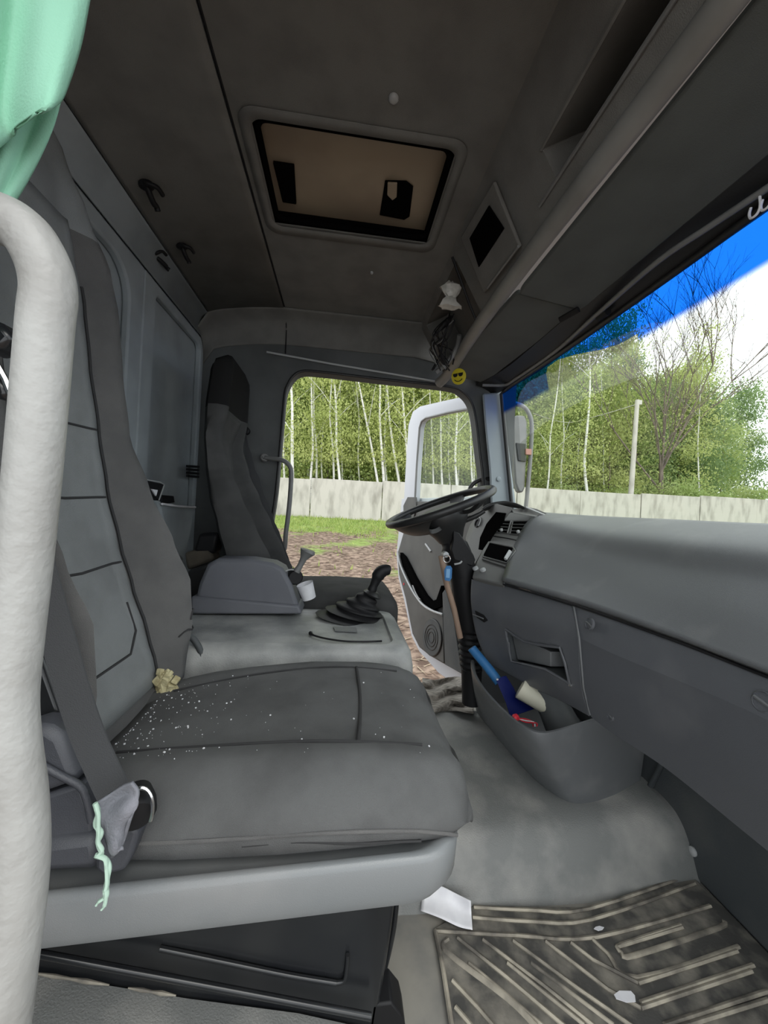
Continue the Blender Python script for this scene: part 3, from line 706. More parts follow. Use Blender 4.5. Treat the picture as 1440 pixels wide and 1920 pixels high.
# ================================================================== DASHBOARD
def proj(p):
    d = RM.transposed() @ (V(p) - CAM); return (720 + FPX * d.x / d.z, 960 - FPX * d.y / d.z)
def inpoly(x, y, P):
    c = False; j = len(P) - 1
    for i in range(len(P)):
        if (P[i][1] > y) != (P[j][1] > y) and x < (P[j][0] - P[i][0]) * (y - P[i][1]) / (P[j][1] - P[i][1]) + P[i][0]: c = not c
        j = i
    return c
dash = E('dashboard', (.9, 1.2, .5), 'dark grey moulded dashboard running along the whole right side under the windscreen', 'dashboard')
# lower row: glovebox panel
g_cols = [[(1076, 1138, .703), (1086, 1196, .690), (1094, 1290, .705), (1108, 1344, .735)],
          [(1150, 1163, .725), (1155, 1228, .708), (1152, 1310, .722), (1150, 1376, .750)],
          [(1250, 1197, .744), (1252, 1268, .725), (1250, 1350, .738), (1250, 1442, .768)],
          [(1440, 1271, .749), (1440, 1350, .730), (1440, 1470, .742), (1440, 1596, .775)]]
cols = [[A(a, b, X=x) for a, b, x in c] for c in g_cols]
cols.append([V((p.x, .24, p.z)) for p in cols[-1]])
va, fa_ = grid([[c[0] for c in cols], [c[0] * .5 + c[1] * .5 + V((-.003, 0, 0)) for c in cols], [c[1] for c in cols]], 6, 3)
vb, fb_ = grid([[c[i] for c in cols] for i in (1, 2, 3)], 6, 6)
mb = MB(); mb.add(va, fa_); mb.add(vb, fb_)
gb = mb.build('glovebox_panel', m_dashl, dash, ang=25)
# centre lower panel with the cubby hole
c_cols = [[(884, 1086, .555), (883, 1130, .548), (893, 1190, .560), (915, 1244, .610)],
          [(930, 1094, .612), (930, 1150, .600), (935, 1215, .612), (950, 1262, .650)],
          [(980, 1107, .654), (982, 1165, .640), (985, 1235, .652), (995, 1287, .685)],
          [(1030, 1122, .685), (1034, 1180, .668), (1040, 1262, .680), (1052, 1314, .712)],
          [(1073, 1136, .702), (1083, 1195, .689), (1091, 1290, .703), (1105, 1343, .735)]]
cols = [[A(a, b, X=x) for a, b, x in c] for c in c_cols]
v, f = grid([[c[i] for c in cols] for i in range(4)], 16, 16)
cub = [(948, 1180), (966, 1193), (984, 1204), (1018, 1210), (1050, 1214), (1060, 1243), (1068, 1281), (1045, 1268), (1022, 1255), (990, 1247), (959, 1240)]
f2 = [q for q in f if not inpoly(*proj(sum((v[i] for i in q), V()) / len(q)), cub)]
cp_ = O('centre_lower_panel', v, f2, m_dashl, dash, ang=60, solid=.006, off=1)
def near_on(px, py):            # nearest point of the panel surface along the sight line
    d = ray(px, py).normalized(); best = None
    for p in v:
        t = (p - CAM).dot(d); e = (CAM + d * t - p).length
        if best is None or e < best[0]: best = (e, t)
    return CAM + d * best[1]
cl = [near_on(a, b) for a, b in cub]
v_, f_ = tube(cl + [cl[0], cl[1]], .005, 6); O('cubby_bezel', v_, f_, m_dashl, cp_, ang=60)
v_, f_ = loft([[p + V((.001, 0, 0)) for p in cl], [p + V((.13, .02, 0)) for p in cl]], True, False); v_, f_ = list(v_), f_ + [[len(cl) + i for i in range(len(cl))]]
O('cubby_recess', v_, f_, m_kick, cp_)
bq = [near_on(a, b) + V((.018, 0, 0)) for a, b in ((950, 1184), (968, 1197), (1022, 1222), (1022, 1250), (990, 1243), (961, 1237))]
v_, f_ = prism(bq, (.07, 0, 0)); O('cubby_block', v_, f_, m_pl, cp_, bev=.003)
# upper pad
u_cols = [[(944, 1094, .622), (960, 1050, .72), (980, 1003, .83), (998, 978, .905), (1012, 967, 1.0)],
          [(1075, 1132, .700), (1085, 1085, .78), (1096, 1036, .86), (1105, 1003, .915), (1105, 975, 1.05)],
          [(1250, 1193, .742), (1250, 1130, .80), (1250, 1070, .87), (1250, 1020, .92), (1250, 984, 1.06)],
          [(1440, 1266, .748), (1440, 1180, .80), (1440, 1100, .87), (1440, 1040, .92), (1440, 996, 1.06)]]
cols = [[A(a, b, X=x) for a, b, x in c] for c in u_cols]
cols.append([V((p.x, .24, p.z)) for p in cols[-1]])
vu, fu = grid([[c[i] for c in cols] for i in range(5)], 7, 6)
up = O('upper_pad', vu, fu, m_dash, dash, ang=60, solid=.02, off=1)
sl_ = cr([A(944, 1095, X=.620), A(1075, 1134, X=.699), A(1250, 1195, X=.741), A(1440, 1268, X=.747), V((.747, .24, A(1440, 1268, X=.747).z))], 6)
v_, f_ = tube([p + V((-.0005, 0, -.001)) for p in sl_], .0035, 6); O('shadow_gap', v_, f_, m_dark, dash, ang=60)
v_, f_ = tube([A(1076, 1138, X=.700), A(1086, 1196, X=.687), A(1094, 1290, X=.702), A(1106, 1340, X=.732)], .0028, 6); O('panel_gap', v_, f_, m_pl, dash, ang=60)
def lock(px, py, x, r, name='turn_lock'):
    p = A(px, py, X=x); n = V((-1, 0, .18)).normalized()
    v_, f_ = lathe([(r, -.003), (r, .0025), (r * .86, .004), (r * .8, .0015), (r * .2, .0015)], p, n, 22); o = O(name, v_, f_, m_dashl, gb, ang=40)
    v_, f_ = tube([p + n * .003 + V((0, r * .7, .2 * r)), p + n * .003 - V((0, r * .7, .2 * r))], r * .18, 6); O('slot_bar', v_, f_, m_pl, o)
lock(1106, 1170, .694, .0165); lock(1432, 1316, .737, .019); lock(1146, 1343, .737, .012)
for q, m in (([(893, 1145), (908, 1153), (916, 1163), (910, 1167), (897, 1158)], m_dark), ):
    pts = [near_on(a, b) + V((-.006, 0, 0)) for a, b in q]
    v_, f_ = prism(pts, (.012, 0, 0)); O('pull_slot', v_, f_, m, cp_)
v_, f_ = tube([near_on(890, 1152) + V((-.008, 0, 0)), near_on(910, 1160) + V((-.008, 0, 0))], .003, 6); O('pull_edge', v_, f_, m_pl, cp_)
v_, f_ = lathe([(.006, -.002), (.006, .003), (.003, .004)], near_on(1070, 1285), V((-1, 0, 0)), 12); O('rivet', v_, f_, m_chrome, cp_)

# centre stack, angled towards the driver
BR = A(944, 1094, X=.622); TR = A(1009, 968, X=.93); BL = A(886, 1077, X=.56)
cn = (TR - BR).cross(BL - BR).normalized()
if cn.dot(CAM - BR) < 0: cn = -cn
def CP(px, py, off=0): return PL(px, py, BR + cn * off, cn)
cs = [(885, 1082), (890, 1060), (905, 1030), (925, 1000), (943, 974), (957, 960), (1012, 967), (986, 1003), (962, 1053), (944, 1096)]
v_, f_ = prism([CP(a, b) for a, b in cs], -cn * .10); stack = O('centre_stack', v_, f_, m_panel, dash, bev=.005)
v_, f_ = tube([CP(1011, 968, .001), CP(986, 1003, .002), CP(962, 1053, .002), CP(945, 1095, .002)], .004, 6); O('stack_edge', v_, f_, m_pl, stack, ang=60)
v_, f_ = tube([CP(925, 1005, .001), CP(955, 1010, .001), CP(981, 1016, .001)], .0025, 6); O('stack_gap', v_, f_, m_dark, stack)
for q in ([(936, 976), (958, 977), (951, 1000), (931, 998)], [(962, 977), (1003, 977), (989, 1004), (956, 1001)]):
    v_, f_ = prism([CP(a, b, .002) for a, b in q], -cn * .003); vt = O('air_vent', v_, f_, m_void, stack)  # black backing, shade behind the slats put into its colour
    for t in (.25, .5, .75):
        a = CP(q[0][0] + (q[3][0] - q[0][0]) * t, q[0][1] + (q[3][1] - q[0][1]) * t, .006); b = CP(q[1][0] + (q[2][0] - q[1][0]) * t, q[1][1] + (q[2][1] - q[1][1]) * t, .006)
        v_, f_ = strap([a, (a + b) / 2, b], .004, .002, cn + V((0, 0, .6))); O('vent_slat', v_, f_, m_panel, vt)
    v_, f_ = tube([CP(a, b, .003) for a, b in q + q[:2]], .0035, 6); O('vent_bezel', v_, f_, m_panel, vt)
    c = ((q[2][0] + q[3][0]) / 2, (q[2][1] + q[3][1]) / 2 - 3)
    v_, f_ = lathe([(.008, 0), (.008, .012), (.005, .014)], CP(*c), cn, 12); O('vent_knob', v_, f_, m_silver, vt)
q = [(918, 1017), (962, 1026), (966, 1034), (950, 1056), (906, 1044), (905, 1040)]
v_, f_ = prism([CP(a, b, .002) for a, b in q], -cn * .003); st = O('stack_slot_shade', v_, f_, m_void, stack)  # flat black slab, the slot's inner shade painted as its colour
v_, f_ = tube([CP(a, b, .003) for a, b in q + q[:2]], .004, 6); O('slot_bezel', v_, f_, m_panel, st, ang=60)
v_, f_ = tube([CP(905, 1048, .004), CP(925, 1055, .004), (CP(948, 1062, .004))], .005, 6); O('slot_lip', v_, f_, m_panel, st, ang=60)
v_, f_ = tube([CP(957, 1034, .006), CP(948, 1049, .006)], .010, 8, flat=.5); O('slot_clip', v_, f_, m_silver, st)
for a, b in ((892, 1067), (906, 1070)):
    v_, f_ = lathe([(.012, 0), (.012, .008), (.007, .010)], CP(a, b), cn, 14); O('control_knob', v_, f_, m_silver, stack)
# instrument binnacle behind the wheel
bn = V((-1, -.18, .35)).normalized(); b0 = V((.70, 1.90, 1.0))
def BP(px, py, off=0): return PL(px, py, b0 + bn * off, bn)
bo = [(888, 1064), (876, 1030), (873, 1008), (881, 985), (895, 964), (906, 950), (932, 944), (962, 952), (948, 972), (926, 1000), (906, 1032)]
v_, f_ = prism([BP(a, b) for a, b in bo], (.035, .09, -.01)); bi = O('instrument_binnacle', v_, f_, m_panel, dash, bev=.006)
q = [(930, 960), (948, 962), (944, 978), (924, 1004), (908, 1032), (897, 1030), (900, 1008), (912, 982)]
v_, f_ = prism([BP(a, b, .003) for a, b in q], -bn * .004); O('instrument_shade', v_, f_, m_void, bi)  # flat black face, shade around the instruments put into its colour
pc = BP(896, 981)
v_, f_ = lathe([(.024, 0), (.024, .006), (.018, .007), (.017, .002), (.002, .002)], pc, bn, 20); rv = O('round_vent', v_, f_, m_dark, bi)
v_, f_ = tube([pc + bn * .007 + (bn.orthogonal() * math.cos(t) + bn.cross(bn.orthogonal()) * math.sin(t)) * .023 for t in [k * .3 for k in range(1, 13)]], .0025, 6); O('vent_ring', v_, f_, m_silver, rv)
hp_ = [A(903, 957, Y=1.86), A(920, 949, Y=1.86), A(945, 945, Y=1.84), A(968, 948, Y=1.80), A(984, 953, Y=1.76)]
v_, f_ = tube(cr(hp_, 5), [.008, .013, .017, .019, .02, .02, .021, .021, .021, .021, .021, .021, .02, .02, .019, .018, .016, .014, .012, .010, .008], 12, flat=.55); O('hood', v_, f_, m_black, bi, ang=70)
q = [A(958, 955, Y=1.80), A(988, 950, Y=1.76), A(1022, 966, X=.98), A(1010, 970, X=.93), A(962, 962, Y=1.76)]
v_, f_ = prism(q, (.05, .0, -.006)); O('top_cover', v_, f_, m_panel, bi, bev=.004)
v_, f_ = tube([A(986, 951, Y=1.76), A(1022, 966, X=.97)], .004, 6); O('cover_edge', v_, f_, m_silver, bi)
# kick panel below
kk = MB(); kk.add(*boxv((1.13, .8, .3), (.04, 1.2, .6))); kick = kk.build('kick_panel', m_kick, dash, bev=.01)
v_, f_ = tube([V((1.105, .3, .33)), V((1.105, .8, .33)), V((1.105, 1.15, .30)), V((1.105, 1.22, .12))], .010, 8); O('kick_ridge', v_, f_, m_kick, kick, ang=60)
v_, f_ = lathe([(.013, 0), (.013, .005), (.006, .008)], A(1300, 1596, X=1.109), (-1, 0, 0), 14); O('kick_bolt', v_, f_, m_silver, kick)

# ================================================================== BIN UNDER THE DASH
binr = [(.600, 1.64), (.556, 1.50), (.541, 1.363), (.545, 1.25), (.556, 1.162), (.575, 1.095), (.61, 1.062), (.68, 1.075), (.82, 1.125), (1.08, 1.20), (1.08, 1.66)]
binb = [(.672, 1.73), (.668, 1.66), (.676, 1.557), (.69, 1.40), (.711, 1.265), (.74, 1.19), (.783, 1.147), (.86, 1.15), (.95, 1.175), (1.09, 1.235), (1.09, 1.73)]
def bl_(a, k, z, ins=0):
    cx, cy = .84, 1.42; out = []
    for (x0, y0), (x1, y1) in zip(binr, binb):
        x = x0 + (x1 - x0) * k; y = y0 + (y1 - y0) * k
        d = V((cx - x, cy - y, 0)); d = d.normalized() * ins if d.length else d
        out.append(V((x, y, z)) + d)
    return out
def binloop(k, z, ins=0): 
    L = bl_(0, k, z, ins); return cr(L[:9], 4) + L[9:]
v, f = loft([binloop(1, .150), binloop(.85, .185), binloop(.5, .275), binloop(.12, .385), binloop(.02, .418), binloop(.0, .426, .004), binloop(.0, .427, .012), binloop(.03, .415, .018), binloop(.3, .33, .02), binloop(.8, .20, .03)])
binn = tag(O('storage_bin', v, f, m_dash, None, ang=50), 'dark grey open storage bin on the floor below the centre of the dashboard', 'bin')
v, f = lathe([(.006, -.002), (.006, .003)], A(1032, 1410, Y=1.09), (-1, -.6, .2), 10); O('screw', v, f, m_silver, binn)
v, f = tube([A(1015, 1290, Y=1.30), A(1040, 1330, Y=1.26), A(1062, 1375, Y=1.20)], [.05, .055, .06], 12); O('duct', v, f, m_kick, binn, ang=60)
br = E('ice_scraper', A(935, 1285, Y=1.34), 'blue-handled ice scraper with navy blade standing in the storage bin', 'scraper')
v, f = tube(cr([A(884, 1214, Y=1.47), A(890, 1222, Y=1.46), A(915, 1252, Y=1.41), A(936, 1280, Y=1.37)], 5), [.012] + [.0175] * 15, 12); O('foam_grip', v, f, m_blue, br, ang=60)
q = [(929, 1272), (940, 1268), (962, 1300), (968, 1335), (998, 1332), (976, 1338), (958, 1342), (944, 1310)]
v, f = prism([A(a, b, Y=1.345 - .0006 * (b - 1270)) for a, b in ((930, 1276), (941, 1268), (955, 1290), (966, 1312), (999, 1330), (976, 1338), (956, 1344), (948, 1318))], V((.02, .008, 0))); O('blade', v, f, m_navy, br, bev=.002)
v, f = lathe([(.004, 0), (.003, .004)], A(933, 1274, Y=1.345), (-1, -1, .3), 8); O('pin', v, f, m_paper, br)
c0 = A(976, 1288, Y=1.31); c1 = A(1016, 1316, Y=1.27)
v, f = lathe([(.038, 0), (.041, .002), (.041, .006), (.036, .05), (.031, (c1 - c0).length + .02), (.028, (c1 - c0).length + .02), (.034, .01), (.036, .002)], c0, c1 - c0, 24)
tag(O('paper_cup', v, f, m_cup, None, ang=40), 'cream paper cup lying on its side in the storage bin', 'cup')
rc = E('red_clip', A(966, 1346, Y=1.17), 'red clip with thin red and white wires at the rim of the storage bin', 'clip')
v, f = lathe([(.008, -.008), (.012, -.002), (.011, .008), (.006, .012)], A(966, 1346, Y=1.18), (1, .3, .2), 10); O('body', v, f, m_red, rc)
for k, m in ((0, m_red), (1, m_paper), (2, m_red)):
    v, f = tube(cr([A(970, 1347, Y=1.18), A(985, 1348 + 3 * k, Y=1.19), A(996 + 5 * k, 1352 + 2 * k, Y=1.2), A(1000 + 3 * k, 1362, Y=1.2)], 4), .002, 6); O('wire', v, f, m, rc, ang=60)

# ================================================================== STEERING
wl_, wr2 = A(724, 986, Y=1.68), A(922, 914, Y=1.68)
wc = (wl_ + wr2) / 2; wd = (wr2 - wl_).normalized(); wrad = (wr2 - wl_).length / 2 - .016
we = V((0, math.cos(math.radians(2)), math.sin(math.radians(2)))); we = (we - we.dot(wd) * wd).normalized(); wn = wd.cross(we).normalized()
if wn.z < 0: wn = -wn
sw = E('steering_wheel', wc, 'black steering wheel tilted over the driver footwell', 'steering wheel')
def WP(a, r, h): return wc + (wd * math.cos(a) + we * math.sin(a)) * r + wn * h
v, f = tube([WP(k * math.tau / 48, wrad, 0) for k in range(49)], .0165, 12); O('rim', v, f, m_black, sw, ang=80)
v, f = lathe([(.02, -.006), (.085, -.010), (.115, -.022), (.122, -.04), (.10, -.085), (.072, -.125), (.055, -.16)], wc, wn, 28); O('hub', v, f, m_black, sw, ang=50)
def spoke(a0, a1, r0, r1, h0, h1, n=10):
    rings = []
    for i in range(n + 1):
        t = i / n; r = r0 + (r1 - r0) * t; h = h0 + (h1 - h0) * t - .03 * math.sin(math.pi * t)
        sh = 1 - .22 * math.sin(math.pi * t)
        am = (a0 + a1) / 2; hw = (a1 - a0) / 2 * sh
        top = [WP(am - hw + 2 * hw * k / 10, r, h + .008) for k in range(11)]; bot = [WP(am + hw - 2 * hw * k / 10, r, h - .010) for k in range(11)]
        rings.append(top + bot)
    v, f = loft(rings); return O('spoke', v, f, m_black, sw, ang=60)
spoke(math.pi - 1.15, math.pi + 1.15, wrad - .004, .09, -.004, -.075)
spoke(-.18 + .9, .18 + .9, wrad - .004, .08, 0, -.03); spoke(-.16 - .9, .16 - .9, wrad - .004, .08, 0, -.03)
sc = E('steering_column', A(880, 1320, Y=1.66), 'black steering column with ribbed boot between wheel and floor', 'steering column')
p0 = wc - wn * .13; p1 = A(862, 1050, Y=1.66)
v, f = tube(cr([p0, (p0 + p1) / 2, p1, A(872, 1085, Y=1.66)], 5), [.05] * 5 + [.062] * 6 + [.06] * 5, 14); O('shroud', v, f, m_dark, sc, ang=60)
v, f = prism([A(a, b, Y=1.60) for a, b in ((850, 995), (862, 1000), (888, 1040), (892, 1050), (886, 1062), (852, 1050), (846, 1030), (850, 1012))], (0, .10, 0)); O('shroud_flap', v, f, m_dark, sc, bev=.004)
v, f = tube([A(868, 1075, Y=1.66), A(880, 1180, Y=1.66)], [.058, .054], 14); O('upper_tube', v, f, m_dark, sc, ang=60)
rings = []; n = 30
for i in range(n + 1):
    t = i / n; c = A(880 + 4 * t, 1178 + 76 * t, Y=1.66); r = .052 - .004 * t + .0045 * math.sin(t * math.pi * 14)
    rings.append([c + V((math.cos(k * math.tau / 18) * r, math.sin(k * math.tau / 18) * r, 0)) for k in range(18)])
v, f = loft(rings); O('ribbed_boot', v, f, m_dark, sc, ang=60)
v, f = tube([A(884, 1250, Y=1.66), A(884, 1318, Y=1.66)], [.046, .042], 14); O('lower_tube', v, f, m_dark, sc, ang=60)
v, f = tube(cr([A(852, 1058, Y=1.585), A(862, 1056, Y=1.58), A(866, 1052, Y=1.58)], 3), .004, 6); O('tilt_lever', v, f, m_silver, sc)
v, f = tube(cr([wc - wn * .10 + wd * .04, wc - wn * .09 + wd * .13 + we * -.04, wc - wn * .08 + wd * .17 - we * .05], 4), [.012] * 5 + [.010] * 4, 8); O('stalk', v, f, m_black, sc, ang=60)
stk = tag(O('wooden_stick', *tube([A(827, 1042, Y=1.60), A(836, 1090, Y=1.59), A(851, 1140, Y=1.585), A(863, 1196, Y=1.58)], .0125, 8), m_stick, ang=60), 'bare brown wooden stick propped against the steering column', 'stick')
ky = E('ignition_key', A(838, 1047, Y=1.54), 'ignition key ring with a pale blue tag below the steering wheel', 'key')
kr = A(838, 1048, Y=1.545)
v, f = tube([kr + V((math.cos(t) * .0145, 0, math.sin(t) * .0145)) for t in [k * math.tau / 18 for k in range(19)]], .0026, 6); O('ring', v, f, m_chrome, ky, ang=60)
v, f = prism([A(a, b, Y=1.54) for a, b in ((837, 1061), (845, 1061), (848, 1066), (847, 1084), (843, 1090), (834, 1088), (833, 1070))], (.0, .004, 0)); O('tag', v, f, m_blue, ky, bev=.001)
v, f = prism([A(a, b, Y=1.537) for a, b in ((837, 1067), (844, 1067), (843, 1084), (836, 1083))], (.0, .003, 0)); O('tag_inset', v, f, M('pale_blue', (.18, .38, .62, 1), .4), ky)
v, f = lathe([(.012, -.03), (.012, .004), (.006, .006)], A(836, 1040, Y=1.555), (0, -1, 0), 12); O('key_barrel', v, f, m_silver, ky)
# ================================================================== DRIVER DOOR (swung open) AND MIRROR
th = math.radians(76); DH = V((.86, 2.31, 0)); DD = V((-math.cos(th), math.sin(th), 0)); DN = V((math.sin(th), math.cos(th), 0))
def DP(px, py, off=0): return PL(px, py, DH - DN * off, DN)
door = E('door_1', DH, 'open driver door with white window frame and grey inner panel', 'door'); door['kind'] = 'structure'
outer = [(757, 950), (761, 870), (766, 797), (774, 772), (788, 762), (840, 750), (884, 741), (897, 750), (904, 800), (908, 870), (912, 962)]
inner = [(778, 946), (782, 870), (787, 802), (791, 790), (799, 784), (840, 774), (878, 767), (886, 773), (892, 806), (896, 870), (900, 950)]
a = [DP(*p, .0) for p in outer]; b = [DP(*p, .0) for p in inner]; n = len(a)
a2 = [p + DN * .045 for p in a]; b2_ = [p + DN * .045 for p in b]
rings = [a, [(p * .6 + q * .4) - DN * .008 for p, q in zip(a, b)], b, b2_, a2]
v = [p for r in rings for p in r]; f = []
for i in range(5):
    for j in range(n - 1): f.append([i * n + j, i * n + j + 1, ((i + 1) % 5) * n + j + 1, ((i + 1) % 5) * n + j])
O('window_frame', v, f, m_white, door, ang=50)
v, f = tube([p - DN * .002 for p in b], .009, 8); O('frame_seal', v, f, m_railg, door, ang=60)
gl = [p + DN * .02 for p in b]; O('pane', gl, [list(range(n))], m_glass, door)
lowp = [(757, 940), (756, 1000), (745, 1038), (748, 1078), (760, 1122), (773, 1188), (786, 1214), (806, 1230), (834, 1246), (866, 1264), (915, 1275), (925, 1100), (914, 940)]
lowp3 = [DP(*p) for p in lowp]
v, f = prism(lowp3, DN * .05); O('inner_panel', v, f, m_doorp, door, bev=.006)
shl = [(753, 935), (743, 1040), (747, 1085), (758, 1128), (771, 1192), (786, 1222), (806, 1244), (822, 1262), (850, 1282), (868, 1288), (925, 1290), (935, 1100), (918, 930)]
v, f = prism([DP(*p, -.05) for p in shl], DN * .04); O('outer_skin', v, f, m_white, door, bev=.006)
q = [(756, 948), (764, 932), (778, 932), (780, 950), (776, 968), (757, 1000)]
v, f = prism([DP(*p, .012) for p in q], DN * .02); O('mirror_corner', v, f, m_doorp, door, bev=.003)
# map pocket: pouch, black slab painted as its inner shade, light rim
po = [(746, 1040), (751, 1062), (769, 1101), (789, 1131), (808, 1145), (830, 1152), (832, 1244), (806, 1228), (787, 1212), (774, 1185), (761, 1120), (749, 1078)]
v, f = prism([DP(*p, .05) for p in po], DN * .055); pk = O('map_pocket', v, f, m_doorp, door, bev=.006)
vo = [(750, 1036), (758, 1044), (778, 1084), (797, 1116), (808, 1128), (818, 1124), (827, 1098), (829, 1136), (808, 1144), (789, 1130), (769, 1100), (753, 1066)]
v, f = prism([DP(*p, .030) for p in vo], DN * .028); O('pocket_shade', v, f, m_void, pk)
v, f = tube(cr([DP(*p, .056) for p in ((746, 1034), (751, 1060), (769, 1100), (789, 1130), (808, 1144), (830, 1152))], 5), .009, 8); O('pocket_rim', v, f, m_silver, pk, ang=60)
q = [(829, 1112), (834, 1105), (850, 1160), (866, 1264), (834, 1246)]
v, f = prism([DP(*p, .052) for p in q], DN * .055); O('pocket_side', v, f, m_kick, door, bev=.004)
spc = DP(810, 1195, .055); r1 = (DP(828, 1199, .055) - spc); r2 = (DP(811, 1161, .055) - spc)
lo = [spc + r1 * math.cos(t) + r2 * math.sin(t) for t in [k * math.tau / 32 for k in range(32)]]
v, f = prism(lo, -DN * .006); sp_ = O('speaker', v, f, m_kick, door, bev=.002)
v, f = tube(lo + lo[:1], .006, 8); O('speaker_ring', v, f, m_black, sp_, ang=60)
for k in (.3, .5, .7):
    v, f = tube([spc - DN * .007 + (p - spc) * k for p in lo + lo[:1]], .003, 6); O('grille_ring', v, f, m_black, sp_, ang=60)
v, f = lathe([(.010, 0), (.010, .006)], DP(758, 1095, .048), -DN, 12); O('reflector', v, f, m_red, door)
v, f = tube(cr([DP(774, 1098, .055), DP(778, 1108, .06), DP(784, 1120, .058), DP(788, 1124, .055)], 3), .008, 8, flat=.6); O('latch', v, f, m_silver, door)
v, f = tube([DP(798, 1020, .004), DP(808, 1034, .004)], .009, 6); O('panel_glint_strip', v, f, m_silver, door)
# grab bar on the far pillar
v, f = tube(cr([A(879, 926, Y=2.25), A(883, 912, Y=2.25), A(893, 903, Y=2.24), A(906, 898, Y=2.22), A(920, 898, Y=2.19)], 5), .013, 8)
tag(O('pillar_grip', v, f, m_black, None, ang=70), 'short black grip on the far windscreen pillar above the steering wheel', 'grip')
# outside mirror
mi = E('door_mirror', A(975, 850, Y=2.5), 'grey outside mirror on a bent tubular arm beyond the far windscreen pillar', 'mirror')
v, f = tube(cr([A(938, 752, Y=2.42), A(960, 755, Y=2.45), A(982, 763, Y=2.5), A(993, 778, Y=2.5), A(997, 800, Y=2.5), A(995, 850, Y=2.5), A(990, 910, Y=2.5), A(986, 950, Y=2.48), A(980, 990, Y=2.45)], 5), .014, 10); O('arm', v, f, m_railg, mi, ang=80)
ml = [A(a, b, Y=2.5) for a, b in ((962, 782), (970, 778), (984, 779), (988, 790), (988, 840), (984, 915), (980, 924), (972, 922), (966, 905), (962, 840))]
v, f = prism(ml, (.02, .09, 0)); O('housing', v, f, m_railg, mi, bev=.012)
v, f = prism([A(a, b, Y=2.49) for a, b in ((968, 830), (986, 832), (986, 866), (972, 864))], (0, .03, 0)); O('bracket', v, f, m_black, mi, bev=.004)
v, f = prism([A(a, b, Y=2.48) for a, b in ((986, 841), (997, 842), (997, 853), (986, 852))], (0, .03, 0)); O('clamp', v, f, M('faded_red', (.45, .22, .18, 1), .6), mi, bev=.003)

# ================================================================== ENGINE TUNNEL, CONSOLE, LEVERS
TZ = .645
def tl(ins, z, o=0): return [V((max(a, -.782), b, z)) for a, b in rloop(-.78 + ins, .238 - ins, 1.12 + ins * .7, 1.58 - ins, .05, 6)]
v, f = loft([tl(-.02, .0), tl(-.015, .2), tl(-.005, TZ - .06), tl(.003, TZ - .02), tl(.022, TZ), tl(.055, TZ + .002), tl(.060, TZ - .006), tl(.085, TZ - .007)])
tun = tag(O('engine_tunnel', v, f, m_tun, None, ang=50), 'dusty grey engine tunnel cover between the two seats', 'tunnel cover')
lo = [A(a, b, Z=TZ - .0045) for a, b in ((625, 1176), (668, 1178), (670, 1186), (628, 1184))]
v, f = prism(lo, (0, 0, .003)); O('worn_patch', v, f, m_pl, tun)
cb = tag(O('loose_cable', *tube(cr([A(582, 1187, Z=TZ), A(588, 1191, Z=TZ), A(610, 1197, Z=TZ), A(645, 1202, Z=TZ), A(680, 1203, Z=TZ), A(716, 1202, Z=TZ)], 5), [.007, .007, .006, .005, .004] + [.003] * 21, 6), m_dark, ang=60), 'thin black cable lying on the dusty tunnel cover', 'cable')
lp = [(360, 1150), (372, 1095), (388, 1058), (408, 1047), (470, 1049), (512, 1056), (530, 1066), (546, 1096), (564, 1150)]
v, f = prism([A(a, b, Y=1.47) for a, b in lp], (0, .11, 0)); cbx = tag(O('centre_console', v, f, m_box, None, bev=.014), 'grey-violet console box standing on the tunnel cover before the driver seat', 'console')
v, f = prism([A(a, b, Y=1.455) for a, b in ((358, 1118), (560, 1136), (566, 1152), (356, 1152))], (0, .13, 0)); O('console_foot', v, f, m_box, cbx, bev=.008)
v, f = lathe([(.009, -.002), (.009, .003), (.004, .004)], A(437, 1047, Y=1.53), (0, 0, 1), 12); O('catch', v, f, m_chrome, cbx)
hb = E('parking_brake_lever', A(550, 1082, Y=1.5), 'dark parking brake lever with flared knob at the front of the console box', 'lever')
v, f = lathe([(.027, -.03), (.029, 0), (.029, .03), (.024, .036)], A(552, 1080, Y=1.53), V((.25, -1, 0)), 20); O('pivot', v, f, m_dark, hb, ang=40)
v, f = tube([A(546 + 12 * math.cos(t), 1074 - 6 * math.sin(t), Y=1.5) for t in [k * .35 for k in range(10)]], .003, 6); O('collar', v, f, m_silver, hb)
v, f = tube([A(556, 1072, Y=1.5), A(563, 1060, Y=1.5), A(569, 1048, Y=1.5), A(573, 1040, Y=1.5), A(577, 1034, Y=1.5), A(578, 1031, Y=1.5)], [.013, .011, .013, .022, .031, .027], 12); O('knob', v, f, m_railg, hb, ang=50)
cu0 = A(580, 1122, Y=1.52)
v, f = lathe([(.026, 0), (.032, .06), (.033, .062), (.031, .062), (.024, .004)], cu0, V((-.35, -.1, 1)), 20); tag(O('plastic_cup', v, f, m_paper, None, ang=40), 'small white plastic cup wedged at the front of the console box', 'cup')
gl_ = E('gear_lever', A(680, 1160, Y=1.47), 'black gear lever with rubber bellows in front of the tunnel cover', 'gear lever')
rings = []
pa_ = cr([A(668, 1160, Y=1.48), A(672, 1148, Y=1.49), A(682, 1132, Y=1.50), A(692, 1114, Y=1.50)], 8)
for i, p in enumerate(pa_):
    t = i / (len(pa_) - 1); r = (.125 * (1 - t) ** 1.1 + .024) * (1 + .11 * math.sin(t * 31))
    ax = V((.35 * t + .1, 0, 1)).normalized(); a1 = V((1, 0, -ax.x)).normalized()
    rings.append([p + (a1 * math.cos(k * math.tau / 20) + V((0, .75, 0)) * math.sin(k * math.tau / 20)) * r for k in range(20)])
v, f = loft(rings); O('bellows', v, f, m_dark, gl_, ang=60)
